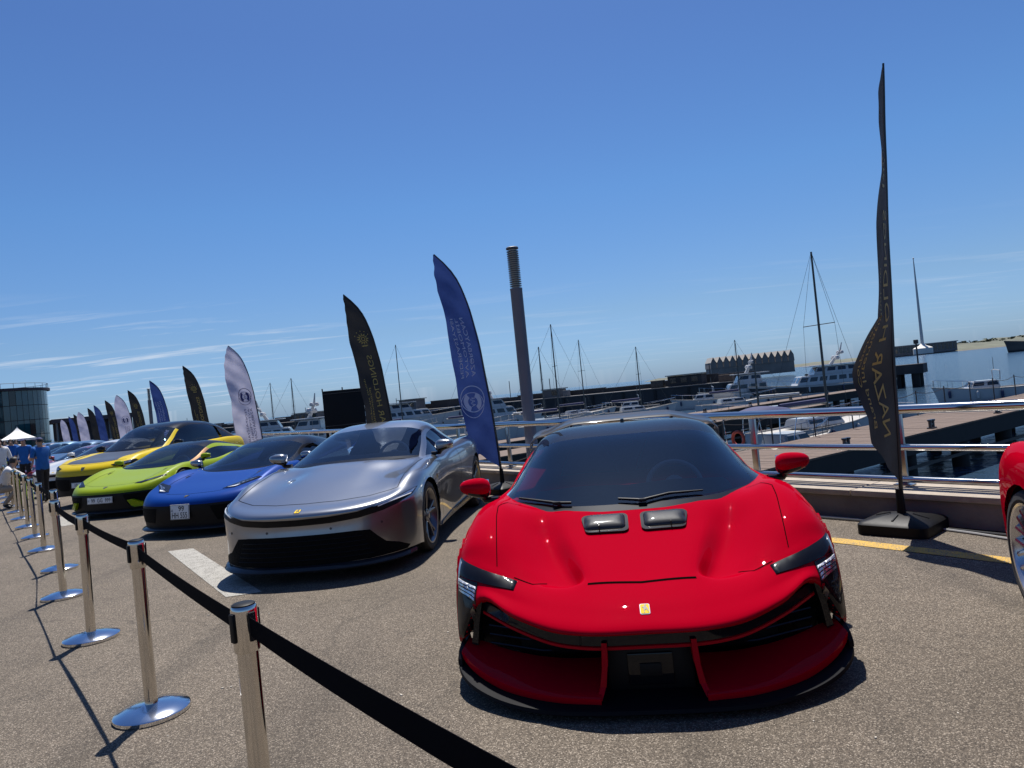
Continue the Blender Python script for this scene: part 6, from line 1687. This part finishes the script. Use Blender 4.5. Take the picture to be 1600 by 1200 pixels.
# ------------------------------------------------------------------ people
M_SKIN = mat('skin', (.38, .22, .15), .55, vary=.08, vscale=8); M_HAIR = mat('dark_hair', (.012, .009, .008), .6)
M_TEE = mat('blue_cotton', (.006, .10, .36), .85, vary=.15, vscale=9); M_TROU = mat('dark_trousers', (.012, .013, .018), .85, vary=.2, vscale=9)
M_SHIRT = mat('white_cotton', (.62, .61, .60), .85, vary=.08, vscale=9); M_CHINO = mat('beige_cotton', (.33, .26, .19), .85, vary=.12, vscale=9)
M_CAP = mat('navy_cap', (.01, .02, .10), .8); M_SHOE = mat('black_shoe', (.01, .01, .01), .5)
def person(label, x, y, face, h, top, leg, pose='stand', cap=True, sleeve=.5, seed=0):
    """face: bearing faced; one skinned body, clothes coloured by region"""
    p = thing('person', label, 'person', (x, y, 0), R(-face), 'people by the barrier')
    k = h / 1.75
    crouch = pose == 'crouch'
    J = {}
    dz = -.42 if crouch else 0
    J['pel'] = (0, 0, .95 + dz); J['waist'] = (0, .0 + (.05 if crouch else 0), 1.10 + dz); J['chest'] = (0, .02 + (.14 if crouch else 0), 1.33 + dz * 1.05); J['neck'] = (0, .02 + (.22 if crouch else 0), 1.50 + dz * 1.1)
    J['head'] = (0, .05 + (.26 if crouch else 0), 1.60 + dz * 1.12); J['crown'] = (0, .03 + (.28 if crouch else 0), 1.72 + dz * 1.12)
    for s, n in ((-1, 'l'), (1, 'r')):
        J['sh' + n] = (s * .19, J['chest'][1], 1.43 + dz * 1.08)
        if pose == 'phone':
            J['el' + n] = (s * .25, .06, 1.17); J['wr' + n] = (s * .12, .30, 1.20); J['ha' + n] = (s * .06, .37, 1.24)
        elif crouch:
            J['el' + n] = (s * .27, .30, .88); J['wr' + n] = (s * .18, .50, .75); J['ha' + n] = (s * .15, .56, .68)
        else:
            J['el' + n] = (s * .27, .02, 1.15); J['wr' + n] = (s * .27, .10, .90); J['ha' + n] = (s * .26, .13, .81)
        J['hip' + n] = (s * .10, 0, .90 + dz)
        if crouch:
            J['kn' + n] = (s * .16, .36, .52); J['an' + n] = (s * .14, .02, .10); J['to' + n] = (s * .15, .18, .03)
        else:
            st = .05 * s * (1 if seed % 2 else -1)
            J['kn' + n] = (s * .11, .03 + st, .50); J['an' + n] = (s * .12, st * 1.4, .08); J['to' + n] = (s * .14, .16 + st * 1.4, .03)
    FE = []
    for s, n in ((-1, 'l'), (1, 'r')):
        h_ = Vector(J['ha' + n]); d_ = (h_ - Vector(J['wr' + n])).normalized(); sd_ = d_.cross(Vector((s, 0, 0))).normalized() if abs(d_.x) < .9 else Vector((0, 1, 0))
        for q, (of, ln, sp) in enumerate(((-.030, .075, -.012), (-.010, .088, -.004), (.010, .085, .004), (.030, .068, .012), (.040, .045, .045))):
            a_ = h_ + d_ * (.03 if q < 4 else -.01) + sd_ * of; b_ = a_ + d_ * ln + sd_ * sp + Vector((-s * .018, 0, 0))
            J['fa%d%s' % (q, n)] = tuple(a_); J['fb%d%s' % (q, n)] = tuple(b_); FE += [('ha' + n, 'fa%d%s' % (q, n)), ('fa%d%s' % (q, n), 'fb%d%s' % (q, n))]
    names = list(J); idx = {n: i for i, n in enumerate(names)}
    E = [('pel', 'waist'), ('waist', 'chest'), ('chest', 'neck'), ('neck', 'head'), ('head', 'crown')]
    for n in 'lr': E += [('chest', 'sh' + n), ('sh' + n, 'el' + n), ('el' + n, 'wr' + n), ('wr' + n, 'ha' + n), ('pel', 'hip' + n), ('hip' + n, 'kn' + n), ('kn' + n, 'an' + n), ('an' + n, 'to' + n)]
    E += FE
    rad = dict(pel=(.155, .115), waist=(.15, .115), chest=(.17, .12), neck=(.055, .055), head=(.078, .09), crown=(.06, .07), sh=(.075, .07), el=(.052, .052), wr=(.036, .036), ha=(.04, .028), hip=(.10, .10), kn=(.066, .066), an=(.045, .05), to=(.045, .03))
    me = bpy.data.meshes.new('body'); me.from_pydata([tuple(c * k for c in J[n]) for n in names], [(idx[a], idx[b]) for a, b in E], [])
    o = bpy.data.objects.new('body', me); COL.objects.link(o)
    md = o.modifiers.new('skin', 'SKIN')
    if not me.skin_vertices: pass
    for n in names:
        r = (.009, .009) if n[:2] in ('fa', 'fb') else rad[n] if n in rad else rad[n[:-1]]
        sv = me.skin_vertices[0].data[idx[n]]; sv.radius = (r[0] * k, r[1] * k); sv.use_root = (n == 'pel')
    sb = o.modifiers.new('smooth', 'SUBSURF'); sb.levels = 2; sb.render_levels = 2
    dg = bpy.context.evaluated_depsgraph_get(); m2 = bpy.data.meshes.new_from_object(o.evaluated_get(dg))
    bpy.data.objects.remove(o); bpy.data.meshes.remove(me)
    m2.name = 'body'
    for m_ in (M_SKIN, top, leg, M_SHOE): m2.materials.append(m_)
    pz = J['pel'][2] * k; nz_ = J['neck'][2] * k
    def near(c, a, b):
        b_n = b
        a, b = Vector(J[a]) * k, Vector(J[b]) * k; t = max(0, min(1, (c - a).dot(b - a) / (b - a).length_squared)); return (c - (a + (b - a) * t)).length - (.10 if b_n in ('waist', 'chest', 'neck') or b_n[:3] == 'hip' or b_n[:2] == 'sh' else .045 if b_n[:2] in ('el', 'kn') else .03) * k
    for f in m2.polygons:
        c = f.center; best = min(E, key=lambda e: near(c, *e)); f.use_smooth = True
        nm = best[1]
        if nm in ('waist', 'chest') or nm[:2] == 'sh': mi = 1
        elif nm == 'neck': mi = 1 if c.z < nz_ - .03 * k else 0
        elif nm[:2] == 'el':
            a = Vector(J[best[0]]) * k; mi = 1 if (c - a).length < sleeve * .3 * k + .06 else 0
        elif nm[:2] in ('fa', 'fb'): mi = 0
        elif nm[:2] in ('wr', 'ha'): mi = 1 if sleeve > 1 and nm[:2] == 'wr' else 0
        elif nm[:3] == 'hip' or nm[:2] in ('kn',): mi = 2
        elif nm[:2] == 'an': mi = 2
        elif nm[:2] == 'to': mi = 3
        else: mi = 0
        if mi in (1, 2) and not crouch and nm[:2] not in ('el', 'wr') and abs(c.x) < .24 * k: mi = 1 if c.z > (J['pel'][2] - .06) * k else 2
        f.material_index = mi
    b = bpy.data.objects.new('body', m2); link(b, p)
    hc = Vector(J['head']) * k + Vector((0, 0, .03 * k))
    G = []
    for i in range(9):
        th = math.pi * .62 * i / 8
        G.append([(hc.x + .094 * k * math.sin(th) * math.cos(t), hc.y - .014 * k + .108 * k * math.sin(th) * math.sin(t), hc.z + .112 * k * math.cos(th)) for t in np.linspace(0, 2 * math.pi, 21)])
    G = np.array(G)
    if not cap:
        for i in range(5, 9):                      # hair line: leave the face free at the front
            fr = G[i][:, 1] > hc.y + .03 * k; G[i][fr] = G[4][fr]
        grid_obj('hair', G, M_HAIR, p)
    else:
        grid_obj('cap', G[:5], M_CAP, p)
        br = [[(hc.x + a * .08 * k, hc.y + (.085 + t_ * .085 * (1 - .35 * a * a)) * k, hc.z + (.062 - .02 * t_) * k) for a in np.linspace(-1, 1, 7)] for t_ in (0, .5, 1)]
        grid_obj('cap_peak', np.array(br), M_CAP, p, .006)
        G2 = G[4:8].copy(); keep = G2[..., 1] < hc.y - .02 * k
        cols = [j for j in range(G2.shape[1]) if keep[:, j].all()]
        grid_obj('hair', G2[:, min(cols):max(cols) + 1] * np.array([1, 1, 1]), M_HAIR, p)
    mb = MB(); mb.tube([hc + Vector((0, .085 * k, .0)), hc + Vector((0, .115 * k, -.03 * k))], [.010, .016], 6); mb.build('nose', M_SKIN, p)
    return p
person('man in blue T-shirt and navy cap standing beside the parked cars', -11.4, 17.2, 290, 1.58, M_TEE, M_TROU, 'phone', True, .5, 1)
person('broad man in blue T-shirt and dark trousers beside the barrier posts', -15.3, 22.3, 170, 1.62, M_TEE, M_TROU, 'stand', True, .6, 2)
person('person crouching in white shirt and beige trousers at the left edge', -11.95, 16.55, 60, 1.62, M_SHIRT, M_CHINO, 'crouch', False, 1.2, 3)
person('person in white shirt standing at the left edge behind the crouching one', -14.5, 20.1, 130, 1.66, M_SHIRT, M_CHINO, 'stand', False, 1.2, 4)
person('distant person in blue shirt behind the broad man', -19.0, 27.0, 150, 1.66, M_TEE, M_TROU, 'stand', False, .5, 5)
person('distant person in dark trousers and white top near the tent', -20.9, 30.0, 140, 1.64, M_SHIRT, M_TROU, 'stand', False, .5, 6)
person('person in white top walking at the far left edge', -23.5, 33.0, 150, 1.66, M_SHIRT, M_TROU, 'stand', False, .5, 8)
